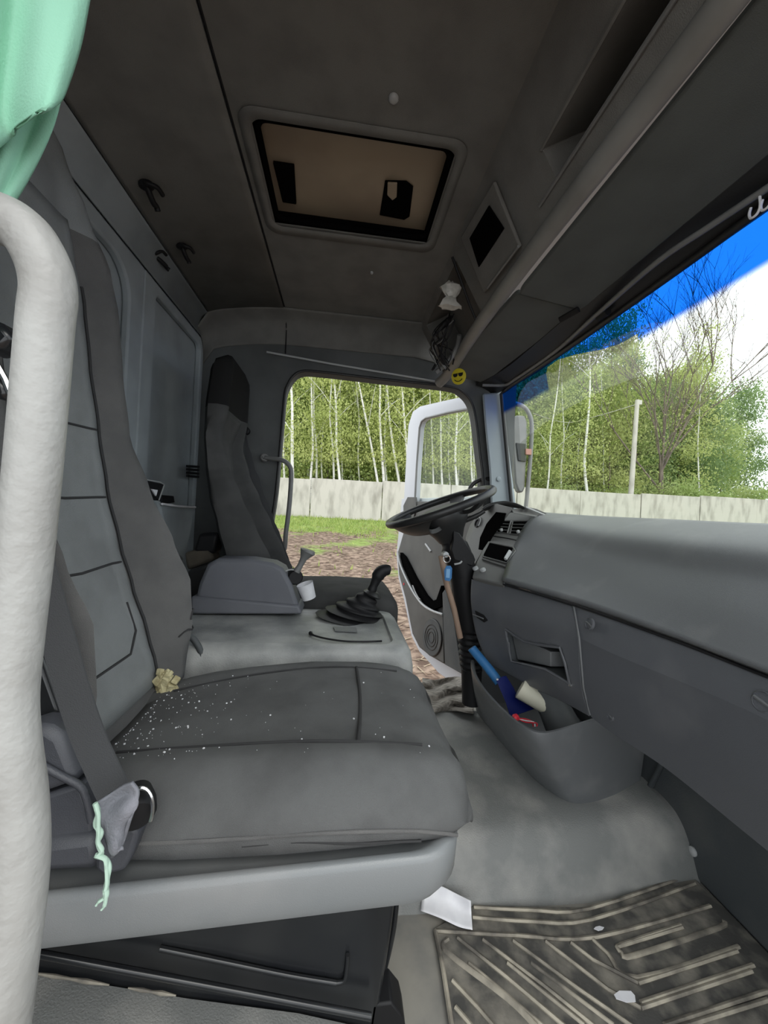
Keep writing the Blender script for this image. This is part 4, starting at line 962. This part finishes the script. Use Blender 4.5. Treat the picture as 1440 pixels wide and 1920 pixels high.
v, f = lathe([(.034, 0), (.038, .006), (.030, .014), (.02, .02)], A(697, 1117, Y=1.5), V((.4, 0, 1)), 16); O('boot_collar', v, f, m_black, gl_)
v, f = tube(cr([A(694, 1116, Y=1.5), A(699, 1102, Y=1.5), A(705, 1088, Y=1.5), A(712, 1075, Y=1.5), A(722, 1069, Y=1.5), A(732, 1070, Y=1.5)], 4), [.018] * 5 + [.016, .017, .018, .019, .021] + [.025] * 5 + [.024, .023, .022, .021, .019, .014], 14); O('knob', v, f, m_dark, gl_, ang=70)

# ================================================================== FLOOR THINGS
fm_ = E('floor_mat', (.6, .65, 0), 'dusty black rubber floor mat with raised chevron ribs in the passenger footwell', 'mat')
mo = [A(a, b, Z=.004) for a, b in ((812, 1745), (889, 1701), (1101, 1705), (1292, 1641))]
mo = [mo[0], mo[1], mo[2], mo[3], V((1.105, .95, .004)), V((1.105, .28, .004)), V((.27, .28, .004)), A(846, 1920, Z=.004)]
v, f = prism(mo, (0, 0, .006)); O('sheet', v, f, m_mat, fm_, bev=.002)
Zr = lambda x, y: A(640 + x / 1.8, 1450 + y / 1.8, Z=.011)
ribs = [[(318, 530), (340, 640), (362, 780), (374, 860)], [(320, 532), (600, 548), (860, 553), (1245, 448)], [(442, 486), (640, 500), (842, 494), (1192, 372)], [(446, 452), (640, 462), (832, 458), (1178, 342)],
        [(360, 560), (352, 600), (560, 760), (660, 860)], [(392, 556), (560, 690), (760, 860)], [(478, 562), (700, 730), (860, 860)], [(580, 566), (800, 728), (990, 860)], [(690, 568), (900, 730), (1010, 792)], [(375, 700), (460, 790), (520, 860)], [(385, 790), (420, 830), (445, 860)],
        [(775, 572), (850, 630), (1000, 708)], [(850, 562), (900, 610), (1000, 690), (1340, 584)], [(1000, 708), (1335, 600)], [(1010, 775), (1390, 648)], [(1010, 792), (1384, 668)], [(1090, 850), (1440, 735)], [(1100, 870), (1440, 765)],
        [(930, 586), (945, 606), (990, 614), (1275, 520), (1285, 500)], [(930, 586), (1150, 520)], [(940, 580), (1145, 512)]]
for r in ribs:
    pts = [Zr(*p) for p in r]
    dpts = cr(pts, 4) if len(r) > 3 else pts
    v, f = tube(dpts, .0062, 6, flat=.8); O('rib', v, f, m_rib, fm_, ang=60)
for r in ([(560, 640), (820, 850)], [(640, 640), (920, 850)], [(430, 640), (690, 860)]):
    v, f = tube([Zr(*p) for p in r], .004, 6); O('rib', v, f, m_rib, fm_, ang=60)
pp = [[(793, 1660), (823, 1660), (853, 1674), (883, 1689)], [(791, 1684), (828, 1690), (858, 1700), (884, 1714)], [(789, 1708), (826, 1722), (860, 1738), (886, 1744)]]
zs = [.055, .028, .020]
v, f = grid([[A(a, b, Z=z + .004 * math.sin(i * 2.1)) for i, (a, b) in enumerate(r)] for r, z in zip(pp, zs)], 4, 4); tag(O('paper_sheet', v, f, m_paper, None, ang=80, solid=.001), 'crumpled sheet of white paper on the floor beside the mat', 'paper')
random.seed(9)
for (a, b, l, lab) in ((1172, 1868, .030, 'torn white paper scrap on the mat ribs'), (1122, 1742, .016, 'tiny pale scrap at the bend of the mat border')):
    p = A(a, b, Z=.02)
    pts = [p + V((math.cos(t) * l * random.uniform(.5, 1.1), math.sin(t) * l * .45 * random.uniform(.6, 1.2), random.uniform(-.002, .004))) for t in [k * math.tau / 7 for k in range(7)]]
    v, f = prism(pts, (0, 0, .0012)); tag(O('paper_scrap', v, f, m_paper), lab, 'scrap')
# wheel arch step below the seat
wa = [A(10, 1816, Y=.735), A(350, 1872, Y=.735), A(560, 1900, Y=.735), A(705, 1932, Y=.735)]
ws = [V((-.8, .735, wa[0].z + .05))] + wa
v, f = loft([[V((p.x, YN, p.z)) for p in ws], [V((p.x, .6, p.z)) for p in ws], [p for p in ws], [V((p.x, .735, -.01)) for p in ws]], closed=False)
wst = O('wheel_arch', v, f, m_floor, floor, ang=30)
for a, b in ((58, 205), (240, 330)):
    v, f = tube([A(x, 1824 + (x - 60) * .158, Y=.725) for x in (a, a * .7 + b * .3, (a + b) / 2, a * .3 + b * .7, b)], [.001, .003, .0018, .0034, .001], 6); O('worn_edge', v, f, m_rib, wst)

# rags on the far floor by the door sill
random.seed(4)
rows = []
for i in range(8):
    row = []
    for j in range(9):
        x = 792 + j * 12; y = 1272 + i * 9 + 3 * math.sin(j)
        row.append(A(x, y, Z=.165 + .02 * math.sin(i * 2.2 + j * .7) + random.uniform(-.012, .012)))
    rows.append(row)
v, f = grid(rows, 3, 3); tag(O('floor_rag', v, f, M('dirty_cloth', (.16, .145, .125, 1), .95, (.36, .33, .29, 1), 22, .4, .6, bump=.5, bscale=150, stretch=(1, 4, 1)), None, ang=80, solid=.004), 'crumpled dirty cloth on the floor by the far door sill', 'rag')

# ================================================================== REAR WALL THINGS
vg = E('vent_grille', A(365, 884, X=-.785), 'small black slotted grille on the rear wall beside the driver seat', 'vent')
for k in range(4):
    a = A(350, 874 + k * 6, X=-.783); b = A(384, 876 + k * 6.5, X=-.783)
    v, f = strap([a, (a + b) / 2, b], .012, .006, (0, 0, 1)); O('slat', v, f, m_dark, vg)
pkt = E('wall_pocket', A(335, 960, X=-.72), 'pale grey tapering pocket with a chrome rail on the rear wall', 'pocket')
q = [A(a, b, X=-.72) for a, b in ((297, 938), (365, 952), (358, 1000), (345, 1052), (332, 1040), (310, 990))]
v, f = prism(q, (-.05, 0, 0)); O('body', v, f, m_rear, pkt, bev=.01)
v, f = tube([A(304, 945, X=-.71), A(334, 949, X=-.71), A(366, 951, X=-.71)], .005, 8); O('rail', v, f, m_paper, pkt)
q = [A(a, b, X=-.715) for a, b in ((303, 928), (326, 930), (328, 942), (305, 946))]
v, f = prism(q, (-.04, 0, 0)); O('clip', v, f, m_dark, pkt, bev=.002)
fr = E('wall_frame', A(290, 915, X=-.71), 'little dark frame with a white insert behind the passenger seat back', 'frame')
q = [A(a, b, X=-.71) for a, b in ((272, 900), (308, 908), (297, 937), (280, 925))]
v, f = prism(q, (-.03, 0, 0)); O('surround', v, f, m_dark, fr, bev=.002)
q = [A(a, b, X=-.705) for a, b in ((285, 917), (296, 919), (293, 930)) ]
v, f = prism(q, (-.005, 0, 0)); O('insert', v, f, m_paper, fr)
v, f = tube([A(272, 899, X=-.708), A(300, 904, X=-.708), A(308, 909, X=-.708), A(298, 938, X=-.708)], .0025, 6); O('trim', v, f, m_silver, fr)
# dark clutter behind the console
cl_ = [((372, 1000), (410, 1000), (402, 1040), (362, 1035), m_dark, 'black folded cloth on the rear ledge behind the console box'), ((344, 1036), (394, 1026), (402, 1050), (350, 1070), m_tan2, 'brown bundled strap lying behind the console box'), ((350, 1070), (398, 1056), (384, 1130), (356, 1136), m_black, 'black tool case standing behind the console box')]
for q0, q1, q2, q3, m, lab in cl_:
    q = [A(*p, Y=1.66 if m is m_black else 1.72) for p in (q0, q1, q2, q3)]
    v, f = prism(q, (0, .10, 0)); tag(O('stowed_bundle', v, f, m, None, bev=.014), lab, 'bundle')
v, f = tube(cr([A(345, 1186, Y=1.13), A(362, 1198, Y=1.13), A(375, 1218, Y=1.13), A(386, 1252, Y=1.13)], 5), .009, 8); tag(O('seat_lever', v, f, m_kick, None, ang=60), 'dark curved lever between the passenger seat and the tunnel cover', 'lever')
pn = E('striped_tool', A(420, 1230, Y=1.16), 'slim red and white striped tool lying beside the passenger cushion', 'tool')
v, f = tube([A(398, 1222, Y=1.17), A(442, 1246, Y=1.17)], .0045, 6); O('white_edge', v, f, m_paper, pn)
v, f = tube([A(402, 1219, Y=1.175), A(444, 1242, Y=1.175)], .0045, 6); O('red_edge', v, f, m_red, pn)
# ================================================================== OUTSIDE
def gz(x, y):
    if y < 3.5: z = -1.1
    elif y < 22: z = -1.1 + 1.62 * (y - 3.5) / 18.5
    else: z = .52 + .02 * (y - 22)
    return z + (.05 * mnoise.noise(V((x * .45, y * .45, 0))) + .03 * mnoise.noise(V((x * 1.7, y * 1.7, 3)))) * min(1, max(0, (y - 2.5)))
m_ground = bpy.data.materials.new('field_soil'); m_ground.use_nodes = True
_n = m_ground.node_tree; N = _n.nodes; L_ = _n.links; b = N['Principled BSDF']; b.inputs['Roughness'].default_value = .95
tc = N.new('ShaderNodeTexCoord'); sx = N.new('ShaderNodeSeparateXYZ'); L_.new(tc.outputs['Object'], sx.inputs[0])
n1 = N.new('ShaderNodeTexNoise'); n1.inputs['Scale'].default_value = 7; n1.inputs['Detail'].default_value = 8; L_.new(tc.outputs['Object'], n1.inputs[0])
mx1 = N.new('ShaderNodeMix'); mx1.data_type = 'RGBA'; mx1.inputs[6].default_value = (.085, .052, .036, 1); mx1.inputs[7].default_value = (.30, .22, .165, 1)
r1 = N.new('ShaderNodeMapRange'); r1.inputs[1].default_value = .38; r1.inputs[2].default_value = .66; L_.new(n1.outputs[0], r1.inputs[0]); L_.new(r1.outputs[0], mx1.inputs[0])
n2 = N.new('ShaderNodeTexNoise'); n2.inputs['Scale'].default_value = .55; n2.inputs['Detail'].default_value = 5; L_.new(tc.outputs['Object'], n2.inputs[0])
r2_ = N.new('ShaderNodeMapRange'); r2_.inputs[1].default_value = 10; r2_.inputs[2].default_value = 21; r2_.inputs[3].default_value = -.10; r2_.inputs[4].default_value = .26; L_.new(sx.outputs[1], r2_.inputs[0])
ad = N.new('ShaderNodeMath'); L_.new(n2.outputs[0], ad.inputs[0]); L_.new(r2_.outputs[0], ad.inputs[1])
r3 = N.new('ShaderNodeMapRange'); r3.inputs[1].default_value = .56; r3.inputs[2].default_value = .66; L_.new(ad.outputs[0], r3.inputs[0])
mx2 = N.new('ShaderNodeMix'); mx2.data_type = 'RGBA'; mx2.inputs[7].default_value = (.19, .26, .06, 1); L_.new(mx1.outputs[2], mx2.inputs[6]); L_.new(r3.outputs[0], mx2.inputs[0]); L_.new(mx2.outputs[2], b.inputs['Base Color'])
# ground sheet, finer near the truck
xs_ = [-40 + 100 * i / 110 for i in range(111)]; ys_ = [-6, -2, 1, 2] + [2.5 + .3 * i for i in range(70)] + [24 + 2.2 * i for i in range(22)]
gvv = [V((x, y, gz(x, y))) for y in ys_ for x in xs_]; nx = len(xs_)
gff = [[j * nx + i, j * nx + i + 1, (j + 1) * nx + i + 1, (j + 1) * nx + i] for j in range(len(ys_) - 1) for i in range(nx - 1)]
struct(O('ground', gvv, gff, m_ground, ang=80))
m_grass = M('fresh_grass', (.21, .30, .06, 1), .8, (.33, .38, .11, 1), 2, coords='Object')
random.seed(31); gm = MB()
cnt = 0
while cnt < 9000:
    y = random.uniform(8, 21.95); x = random.uniform(-7, 12 if y > 14 else 8)
    d = mnoise.noise(V((x * .5, y * .5, 7))) + (y - 15.5) * .11
    if y > 20.6: d += .5
    if d < .12: 
        if random.random() > .03: cnt += .02; continue
    h = random.uniform(.06, .22); a = random.random() * math.tau; wv = V((math.cos(a), math.sin(a), 0)) * .022; z = gz(x, y) - .01
    p = V((x, y, z)); t = V((random.uniform(-.08, .08), random.uniform(-.08, .08), h))
    gm.v += [p - wv, p + wv, p + t]; k = len(gm.v); gm.f.append([k - 3, k - 2, k - 1]); cnt += 1
stuff(tag(gm.build('grass', m_grass), 'fresh green grass in front of the concrete fence', 'grass'))
# straw and twigs on the bare soil
random.seed(8); tw = MB()
for k in range(5200):
    y = random.uniform(4.3, 17); x = random.uniform(-4, 5); a = random.gauss(0, .7); l = random.uniform(.06, .3)
    p = V((x, y, gz(x, y) + .012)); d = V((math.cos(a), math.sin(a), random.uniform(-.05, .15))) * l; s = V((-math.sin(a), math.cos(a), 0)) * random.uniform(.005, .014)
    tw.v += [p - s, p + s, p + d + s, p + d - s]; q = len(tw.v); tw.f.append([q - 4, q - 3, q - 2, q - 1])
stuff(tag(tw.build('straw_litter', M('straw', (.34, .27, .19, 1), .9, (.16, .10, .065, 1), 3, .45, .55)), 'dry straw and twigs littering the bare soil outside', 'litter'))

# concrete fence
m_conc = M('weathered_concrete', (.50, .475, .43, 1), .9, (.25, .235, .205, 1), 1.5, .46, .76, bump=.3, bscale=20, detail=10, stretch=(1.6, 1, .5))
fe = E('concrete_fence', (2, 22, .5), 'long weathered concrete panel fence in front of the birch wood', 'fence')
pw = 4.05; x = -1.76 - 2 * pw
k = 0
while x < 40:
    zt = 2.755 + .0145 * x + (.04, -.02, .0, .03, -.03)[k % 5]; zb = min(gz(x, 22), gz(x + pw, 22)) - .2
    box('panel', (x + pw / 2, 22.06 + (.03, 0, -.02)[k % 3], (zt + zb) / 2), (pw - .05, .14, zt - zb), m_conc, fe, bev=.015)
    x += pw; k += 1
random.seed(12)

# trees
def leafmat(name, c, c2, scale=.35):
    m = M(name, c, .6, c2, scale, .35, .65); nt = m.node_tree; N = nt.nodes; pb = N['Principled BSDF']
    out = [n for n in N if n.type == 'OUTPUT_MATERIAL'][0]; t = N.new('ShaderNodeBsdfTranslucent'); ms = N.new('ShaderNodeMixShader'); ms.inputs[0].default_value = .45
    src = pb.inputs['Base Color'].links[0].from_socket; nt.links.new(src, t.inputs[0])
    nt.links.new(pb.outputs[0], ms.inputs[1]); nt.links.new(t.outputs[0], ms.inputs[2]); nt.links.new(ms.outputs[0], out.inputs[0]); return m
m_leafA = leafmat('birch_leaf_yellow', (.54, .58, .22, 1), (.40, .48, .15, 1))
m_leafB = leafmat('leaf_green', (.32, .42, .14, 1), (.46, .52, .21, 1))
m_leafC = leafmat('leaf_dark', (.17, .26, .10, 1), (.26, .35, .14, 1))
m_birch = M('birch_bark', (.68, .67, .63, 1), .8, (.10, .09, .08, 1), 5, .60, .68, stretch=(.35, .35, 2.2), detail=5)
m_bark = M('grey_bark', (.20, .16, .13, 1), .9, (.11, .09, .075, 1), 5, stretch=(1, 1, .3))
def crown_mesh(name, seed, n, clusters, rx, z0, z1, lw, spread, m, taper=.5):
    rnd = random.Random(seed); v = []; f = []
    cl = []
    for k in range(clusters):
        t = rnd.random(); z = z0 + (z1 - z0) * t; r = rx * (1 - taper * t) * math.sqrt(rnd.random()) * (.35 + .65 * min(1, (t + .1) * 4)); a = rnd.random() * math.tau
        cl.append(V((math.cos(a) * r, math.sin(a) * r, z)))
    for k in range(n):
        c = rnd.choice(cl); p = c + V((rnd.gauss(0, spread), rnd.gauss(0, spread), rnd.gauss(0, spread * .6)))
        d = V((rnd.gauss(0, 1), rnd.gauss(0, 1), rnd.gauss(0, .7))).normalized(); e = d.orthogonal().normalized(); e.rotate(Matrix.Rotation(rnd.random() * math.tau, 3, d)); g = d.cross(e)
        s = lw * rnd.uniform(.6, 1.3); i = len(v)
        v += [p - e * s, p + g * s * .55, p + e * s, p - g * s * .55]; f.append([i, i + 1, i + 2, i + 3])
    me = bpy.data.meshes.new(name); me.from_pydata([tuple(q) for q in v], [], f); me.materials.append(m); return me
cA = [crown_mesh('thin_crown', 40 + i, 2400, 70, 1.5, 3.5, 15, .085, .42, m_leafA, .4) for i in range(3)]
cB = [crown_mesh('dense_crown', 50 + i, 12000, 150, 2.7, .2, 16, .115, .62, (m_leafA, m_leafB, m_leafA, m_leafB)[i], .35) for i in range(4)]
cC = [crown_mesh('dark_crown', 60 + i, 11000, 130, 2.9, .0, 15, .13, .7, (m_leafB, m_leafC)[i], .5) for i in range(2)]
cS = [crown_mesh('shrub_crown', 70 + i, 2600, 40, 1.5, .2, 3.2, .10, .35, m_leafB, .3) for i in range(2)]
def trunk_pts(base, top, wob, rnd):
    n = 7; out = []
    for i in range(n + 1):
        t = i / n; p = base + (top - base) * t; out.append(p + V((rnd.uniform(-wob, wob) * (0 < i < n), rnd.uniform(-wob, wob) * (0 < i < n), 0)))
    return cr(out, 3)
_rnd = random.Random(77)
def tree(name, label, base, top, r, m, crown, cs, group=None, nbr=5, cm=None, seed=0):
    rnd = random.Random(seed); e = E(name, base, label, 'tree', group)
    pts = trunk_pts(V(base), V(top), .10, rnd); n = len(pts)
    v, f = tube(pts, [r * (1 - .75 * i / (n - 1)) for i in range(n)], 7); O('trunk', v, f, m, e, ang=80)
    for k in range(nbr):
        i = int(n * rnd.uniform(.3, .9)); a = rnd.random() * math.tau; l = rnd.uniform(.8, 2.4)
        q = [pts[i], pts[i] + V((math.cos(a) * l * .5, math.sin(a) * l * .5, l * .6)), pts[i] + V((math.cos(a) * l, math.sin(a) * l, l * 1.0))]
        v, f = tube(cr(q, 3), [r * .3, r * .28, r * .25, r * .2, r * .15, r * .1, r * .05], 5); O('branch', v, f, m, e, ang=80)
    if crown:
        c = bpy.data.objects.new('foliage', crown); col.objects.link(c); c.parent = e
        c.rotation_euler = (0, 0, rnd.random() * 6); c.scale = cs
        h = (V(top) - V(base)); c.location = (h.x * .35, h.y * .35, 0)
    return e
# birches whose trunks show between the fence and the header: pixel at the fence top, pixel higher up, distance, width
B = [(549, 893, 545, 700, 23.4, .115, 'bright white birch nearest the far door pillar'), (532, 893, 531, 760, 26, .08, None), (585, 893, 583, 700, 24.5, .085, None), (594, 893, 590, 700, 25.5, .08, None),
     (605, 893, 604, 720, 27, .07, None), (624, 893, 620, 740, 24.2, .075, None), (637, 893, 627, 705, 23.8, .095, 'birch with a slightly leaning trunk in the middle of the far doorway'), (641, 893, 640, 720, 27, .075, None), (660, 893, 652, 760, 28, .055, None),
     (676, 896, 668, 720, 26, .06, None), (706, 897, 674, 728, 24, .09, 'birch leaning strongly to the left in the far doorway'), (717, 898, 712, 712, 23.8, .10, 'tall birch standing over the fence joint in the far doorway'), (724, 898, 723, 740, 26, .09, None),
     (747, 900, 722, 710, 24.1, .095, 'birch leaning left just before the open door frame'), (749, 900, 747, 740, 27, .06, None), (763, 900, 751, 712, 23.9, .10, 'white birch crossing the edge of the open door frame'), (780, 903, 778, 712, 26, .07, None), (796, 903, 795, 716, 27, .06, None),
     (813, 904, 806, 720, 25, .07, None), (829, 905, 826, 718, 24.4, .085, None), (843, 905, 838, 730, 26, .06, None), (856, 905, 854, 720, 23.8, .095, 'thickest birch seen through the open door window'), (862, 905, 859, 730, 27, .06, None), (883, 908, 880, 735, 25, .075, None), (891, 908, 888, 740, 26.5, .07, None),
     (1024, 915, 1041, 770, 25, .075, 'thin birch leaning right beyond the outside mirror'), (1055, 917, 1054, 700, 26, .07, None), (1098, 920, 1104, 690, 23.6, .11, 'bright birch standing alone left of the lamp pole'), (1133, 922, 1128, 690, 28, .06, None), (1308, 930, 1312, 800, 25, .06, None)]
grpB = 'birches in the row behind the fence'
for i, (x0, y0, x1, y1, Y, r, lab) in enumerate(B):
    pb = A(x0, y0, Y=Y); pt = A(x1, y1, Y=Y); s = (pt - pb) / (pt.z - pb.z)
    zb = gz(pb.x, Y) - .1; base = pb + s * (zb - pb.z); top = pb + s * (15.5 - pb.z)
    tree('birch_tree', lab or 'slender white-barked birch in the row behind the concrete fence', base, top, r, m_birch, cA[i % 3], (.8, .8, 1), None if lab else grpB, 4, seed=i)
# denser wood behind
_rnd = random.Random(5); k = 0
for Y, step, h0, h1 in ((29.5, 2.1, .9, 1.1), (34, 2.4, 1.0, 1.2), (40, 2.8, 1.1, 1.3), (47, 3.4, 1.25, 1.45)):
    x = -.30 * Y
    while x < 1.12 * Y:
        xx = x + _rnd.uniform(-.8, .8); yy = Y + _rnd.uniform(-1.6, 1.6); hs = _rnd.uniform(h0, h1); fr = xx / yy
        if fr > .60: hs *= .84 + .14 * math.sin(xx * 1.3)
        crown = cB[k % 4] if fr < .75 else (cC[k % 2] if k % 3 else cB[k % 4])
        w_ = 1.0 if fr < .62 else .85
        base = V((xx, yy, gz(xx, yy) - .1)); top = base + V((_rnd.uniform(-.5, .5), 0, 14.5 * hs))
        rg_ = 'wood behind the doorway birches' if fr < .37 else 'wood before the lamp pole' if fr < .76 else 'wood past the lamp pole'
        lab_ = 'leafy tree of the dense wood seen through the far doorway' if fr < .37 else 'leafy tree of the wood seen through the windscreen before the lamp pole' if fr < .76 else 'leafy tree of the wood seen through the windscreen past the lamp pole'
        tree('wood_tree', lab_, base, top, .09, m_birch if k % 2 else m_bark, crown, (w_, w_, hs), rg_, 2, seed=200 + k)
        x += step; k += 1
# bare spreading tree behind the lamp pole
bt_ = A(1238, 925, Y=25.5); bt_.z = gz(bt_.x, 25.5); e = E('spreading_tree', bt_, 'tall spreading tree with thin bare twigs behind the lamp pole', 'tree')
rnd = random.Random(2)
v, f = tube(cr([bt_, bt_ + V((.1, 0, 2.5)), bt_ + V((-.1, 0, 5))], 3), [.19, .18, .17, .16, .15, .14, .13], 8); O('trunk', v, f, m_bark, e, ang=80)
twig = MB()
def limb(p, d, l, r, dep, mb):
    q = [p]; dd = V(d)
    for i in range(3):
        dd = (dd + V((rnd.uniform(-.12, .12), rnd.uniform(-.12, .12), .05))).normalized(); q.append(q[-1] + dd * l / 3)
    mb.add(*tube(q, [r, r * .85, r * .65, r * .45], 5 if dep < 2 else 4))
    if dep < 4:
        for i in range((5, 4, 4, 3)[dep]):
            t = rnd.randint(1, 3); a = rnd.random() * math.tau
            limb(q[t], (dd + V((math.cos(a), math.sin(a) * .8, rnd.uniform(-.1, .5))) * .62).normalized(), l * rnd.uniform(.5, .7), r * .52, dep + 1, mb)
for k, a in enumerate((-.62, -.38, -.15, .05, .25, .45, .62)):
    mb = MB(); limb(bt_ + V((0, 0, 3.0 + .35 * k)), V((math.sin(a), rnd.uniform(-.3, .3), math.cos(a))), rnd.uniform(6.0, 8.2), .075, 0, mb); mb.build('limb', m_bark, e, ang=80)
lc = crown_mesh('spreading_crown', 91, 2600, 120, 3.6, 5.5, 14, .06, .5, m_leafA, .1)
c = bpy.data.objects.new('foliage', lc); col.objects.link(c); c.parent = e
# shrubs along the fence
for i, (px, Y, s) in enumerate(((1256, 24.6, .9), (1292, 25.0, 1.0), (1335, 25, .8), (1175, 24.6, .7), (1405, 25, .95), (1060, 24.6, .7))):
    p = A(px, 920, Y=Y); p.z = gz(p.x, Y) + .6
    e = E('leafy_shrub', p, ('leafy green shrub topping the fence right of the lamp pole', 'larger leafy shrub beside the spreading tree foot', 'low shrub between spreading tree and dark trees', 'low shrub at the foot of the lamp pole', 'leafy shrub at the right frame edge behind the fence', 'small shrub left of the lone bright birch')[i], 'shrub')
    c = bpy.data.objects.new('foliage', cS[i % 2]); col.objects.link(c); c.parent = e; c.scale = (s, s, s)
    v, f = tube([p - V((0, 0, .6)), p + V((0, 0, 1.0 * s))], [.05, .02], 5); O('stem', v, f, m_bark, e)
# lamp pole
lp0 = A(1183, 925, Y=22.8); lp1 = A(1195, 750, Y=22.8); s = (lp1 - lp0) / (lp1.z - lp0.z); lb = lp0 + s * (gz(lp0.x, 22.8) - lp0.z)
lpole = E('lamp_pole', lb, 'pale grey concrete pole rising behind the fence', 'pole')
v, f = tube([lb, lp1], [.17, .125], 12); O('shaft', v, f, m_conc, lpole, ang=60)
box('pole_head', lp1 + V((.12, 0, -.15)), (.35, .16, .3), m_conc, lpole, bev=.03)
v, f = tube(cr([lp1 + V((-.1, 0, -.3)), A(1120, 780, Y=24), A(1060, 792, Y=25), A(1000, 775, Y=26)], 5), .02, 5); O('cable', v, f, m_conc, lpole)
